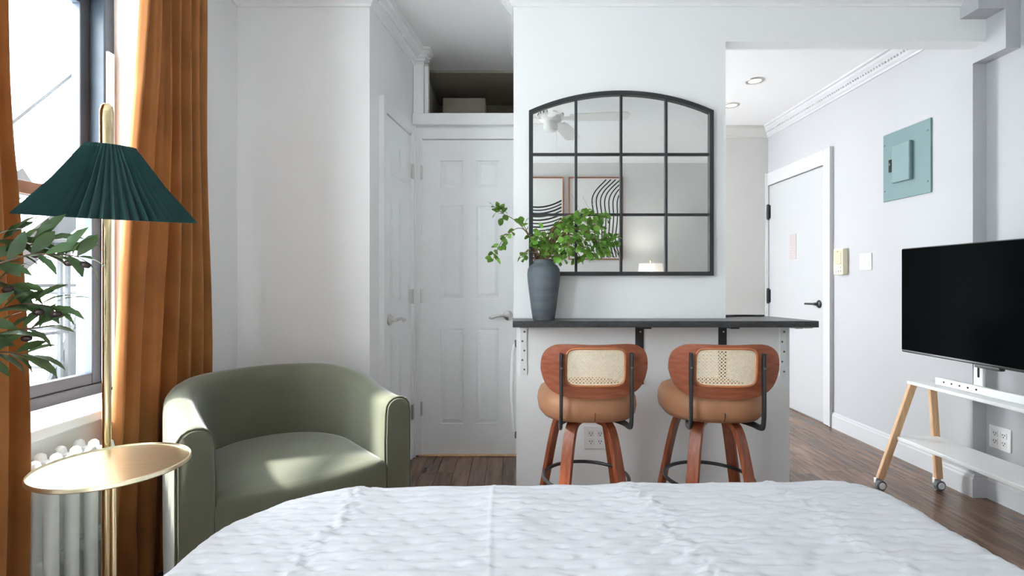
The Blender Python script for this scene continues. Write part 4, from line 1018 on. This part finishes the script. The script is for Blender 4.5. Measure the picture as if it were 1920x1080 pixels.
obj('indicator', lathe([(0, -0.045), (0.004, -0.044), (0.004, -0.042), (0, -0.0415)], 10, (0, 0, 0.075), axis='y'), 'rubber', ic)
sw = thing('light_switch', 'white double rocker light switch beside the intercom', 'light switch', (XR, 3.52, 1.255), -pi / 2)
obj('cover_plate', box(-0.058, 0.058, -0.007, -0.0005, -0.058, 0.058, 0.003), 'white', sw)
for x in (-0.023, 0.023): obj('rocker', box(x - 0.016, x + 0.016, -0.0105, -0.0068, -0.033, 0.033, 0.0015, 1), 'whitemetal', sw)

# recessed ceiling lamps in the hall
for i, (x, y) in enumerate(((1.79, 3.735), (1.84, 4.25))):
    t = thing('recessed_light', ('round recessed downlight in the hall ceiling toward the beam', 'round recessed downlight in the hall ceiling toward the end wall')[i], 'downlight', (x, y, CZ), 0, 'recessed hall downlights')
    obj('trim_ring', lathe([(0.045, -0.006), (0.062, -0.007), (0.066, -0.003), (0.066, -0.0005), (0.045, -0.0005)], 32, closed=True), 'chrome', t, angle=40)
    obj('lens', lathe([(0, -0.003), (0.0445, -0.003), (0.0445, -0.001), (0, -0.001)], 24), 'bulb', t)
    l = bpy.data.lights.new('downlight', 'SPOT'); l.energy = 1.5; l.spot_size = R(150); l.spot_blend = 0.8; l.shadow_soft_size = 0.06; l.color = (1, 0.97, 0.93)
    lo = bpy.data.objects.new('downlight_lamp', l); COL.objects.link(lo); lo.location = (x, y, CZ - 0.02)

# ================================================================== CEILING FAN
fn = thing('ceiling_fan', 'white five blade ceiling fan seen in the mirror', 'ceiling fan', (0.31, 1.02, CZ))
obj('canopy', lathe([(0, 0), (0.065, 0), (0.060, -0.04), (0.02, -0.06), (0, -0.06)], 28), 'fan', fn, angle=40)
obj('down_rod', lathe([(0, -0.05), (0.012, -0.05), (0.012, -0.12), (0, -0.12)], 14), 'fan', fn)
obj('motor', lathe([(0, -0.10), (0.06, -0.105), (0.10, -0.125), (0.105, -0.165), (0.085, -0.19), (0.05, -0.20), (0, -0.20)], 36), 'fan', fn, angle=40)
bm = bm_new()
for k in range(20):
    a = 2 * pi * k / 20; g = bmesh.ops.create_cube(bm, size=0.008)
    for v_ in g['verts']: v_.co = Matrix.Rotation(a, 3, 'Z') @ (Vector((v_.co.x * 0.6, v_.co.y * 1.2, v_.co.z * 2)) + Vector((0.1035, 0, -0.145)))
obj('motor_vent', bm, 'rubber', fn)
for k in range(5):
    a = R(4 + 72 * k); mt = Matrix.Rotation(a, 4, 'Z') @ Matrix.Rotation(R(10), 4, 'X')
    b = bm_new(); sec = [(0.15, -0.045), (0.20, -0.058), (0.55, -0.070), (0.60, -0.060), (0.618, -0.03), (0.618, 0.03), (0.60, 0.060), (0.55, 0.070), (0.20, 0.058), (0.15, 0.045)]
    add_prism(b, sec, -0.182, -0.176); o = obj('blade', b, 'fan', fn); o.matrix_local = mt
    b = bm_new(); add_prism(b, [(0.07, -0.018), (0.15, -0.03), (0.20, -0.02), (0.20, 0.02), (0.15, 0.03), (0.07, 0.018)], -0.189, -0.183); o2_ = obj('blade_iron', b, 'fan', o)
obj('switch_housing', lathe([(0, -0.198), (0.045, -0.20), (0.058, -0.225), (0.056, -0.262), (0.04, -0.275), (0, -0.276)], 28), 'fan', fn, angle=40)
ch = obj('pull_chain', tube([(0.05, -0.05, -0.21), (0.055, -0.055, -0.45)], 0.0012, 6, Vector((0, 1, 0))), 'chrome', fn); obj('chain_knob', lathe([(0, -0.48), (0.007, -0.475), (0.007, -0.455), (0, -0.45)], 12, (0.055, -0.055, 0)), 'fan', ch)
# ================================================================== ART, NIGHTSTAND AND LAMP (seen in the mirror)
def art(x0, x1, z0, z1, label, kind):
    t = thing('framed_print', label, 'picture', ((x0 + x1) / 2, YB, (z0 + z1) / 2), pi, 'framed prints above the bed')
    w, h = (x1 - x0) / 2, (z1 - z0) / 2; f = 0.014
    for nm, bx_ in (('frame_rail', (-w, w, h - f, h)), ('frame_rail', (-w, w, -h, -h + f)), ('frame_stile', (-w, -w + f, -h + f, h - f)), ('frame_stile', (w - f, w, -h + f, h - f))):
        obj(nm, box(bx_[0], bx_[1], -0.028, -0.001, bx_[2], bx_[3], 0.002, 1), 'frame', t)
    pr = obj('print', box(-w + f, w - f, -0.010, -0.002, -h + f, h - f), 'print', t)
    def clipline(pts, wd, m='ink'):
        pts = [p for p in pts if abs(p[0]) < w - f - 0.006 and abs(p[1]) < h - f - 0.004]
        if len(pts) < 3: return
        b = bm_new(); L, Rr = [], []
        for i, p in enumerate(pts):
            a_, c_ = Vector(pts[max(i - 1, 0)]), Vector(pts[min(i + 1, len(pts) - 1)]); d = (c_ - a_).normalized(); nn = Vector((-d.y, d.x)) * wd / 2; q = Vector(p)
            L.append(b.verts.new((q.x + nn.x, -0.0108, q.y + nn.y))); Rr.append(b.verts.new((q.x - nn.x, -0.0108, q.y - nn.y)))
        for i in range(len(pts) - 1): b.faces.new((L[i], L[i + 1], Rr[i + 1], Rr[i]))
        obj('printed_line', b, m, pr)
    # in the wall's local frame x is mirrored (object is turned by 180 degrees), so picture right in the mirror = -x
    if kind == 0:
        for k in range(17):
            base = 0.20 - k * 0.036 * (1 + 0.012 * k)
            clipline([(-w + 2 * w * i / 50, base + 0.26 * ((-(-w + 2 * w * i / 50) + 0.05) / w * 0.62 - 0.12) ** 2 * (1 - 0.03 * k) - 0.07) for i in range(51)], 0.014 if k % 2 else 0.018)
    else:
        for k in range(10):
            off = 0.055 * k; pts = []
            for i in range(70):
                z = h - 2 * h * i / 69; q = (z + h) / (2 * h)
                x = 0.02 + off * (0.62 + 0.38 * q) - 0.03 + 0.17 * math.exp(-((q - 1.05) / 0.17) ** 2) - 0.035 * math.exp(-((q - 0.73) / 0.16) ** 2) + 0.075 * math.exp(-((q - 0.02) / 0.14) ** 2)
                pts.append((-x, z))
            clipline(pts, 0.013)
        for k in range(8):
            clipline([(0.26 - 0.065 * k - 0.11 * (i / 14), -h + 0.20 - 0.20 * (i / 14) ** 0.7 + 0.0) for i in range(15)], 0.008)
        for a_, b_ in (((0.28, 0.28), (0.18, 0.10)), ((0.15, 0.25), (0.08, 0.12)), ((-0.02, 0.28), (0.05, 0.14))):
            clipline([(a_[0] + (b_[0] - a_[0]) * i / 6, a_[1] + (b_[1] - a_[1]) * i / 6) for i in range(7)], 0.005, 'faint')
art(0.655, 1.285, 1.376, 2.335, 'framed print of tall black wavy lines above the bed', 1)
art(-0.03, 0.600, 1.376, 2.335, 'framed print of stacked black sagging curves above the bed', 0)
ns = thing('nightstand', 'wooden nightstand carrying the white lamp behind the bed side', 'nightstand', (1.53, -0.50, 0))
obj('body', box(-0.22, 0.22, -0.19, 0.19, 0.18, 0.52, 0.006), 'bedwood', ns)
for sx in (-0.19, 0.19):
    for sy in (-0.16, 0.16): obj('leg', box(sx - 0.018, sx + 0.018, sy - 0.018, sy + 0.018, 0, 0.18), 'bedwood', ns)
dr = obj('drawer', box(-0.20, 0.20, 0.19, 0.205, 0.30, 0.50, 0.003), 'bedwood', ns); obj('knob', lathe([(0, 0.205), (0.006, 0.207), (0.012, 0.222), (0, 0.228)], 14, (0, 0, 0.40), axis='y'), 'brass', dr)
tl = thing('table_lamp', 'white drum shade table lamp on the nightstand', 'lamp', (1.53, -0.50, 0.5205))
obj('base', lathe([(0, 0), (0.07, 0), (0.075, 0.01), (0.05, 0.03), (0.085, 0.12), (0.09, 0.22), (0.06, 0.34), (0.02, 0.40), (0, 0.40)], 32), 'white', tl, angle=60)
obj('stem', lathe([(0, 0.39), (0.008, 0.39), (0.008, 0.82), (0.0, 0.82)], 12), 'brass', tl)
obj('lamp_shade', lathe([(0.155, 0.50), (0.125, 0.80), (0.123, 0.80), (0.153, 0.50)], 40, closed=True), 'shade_white', tl, angle=40)
obj('finial', lathe([(0, 0.815), (0.010, 0.82), (0.012, 0.833), (0.005, 0.845), (0, 0.847)], 14), 'brass', tl, smooth=True)

l = bpy.data.lights.new('table_lamp_bulb', 'POINT'); l.energy = 6; l.shadow_soft_size = 0.05; l.color = (1, 0.96, 0.90)
lo = bpy.data.objects.new('table_lamp_light', l); COL.objects.link(lo); lo.location = (1.53, -0.50, 0.5205 + 0.66)
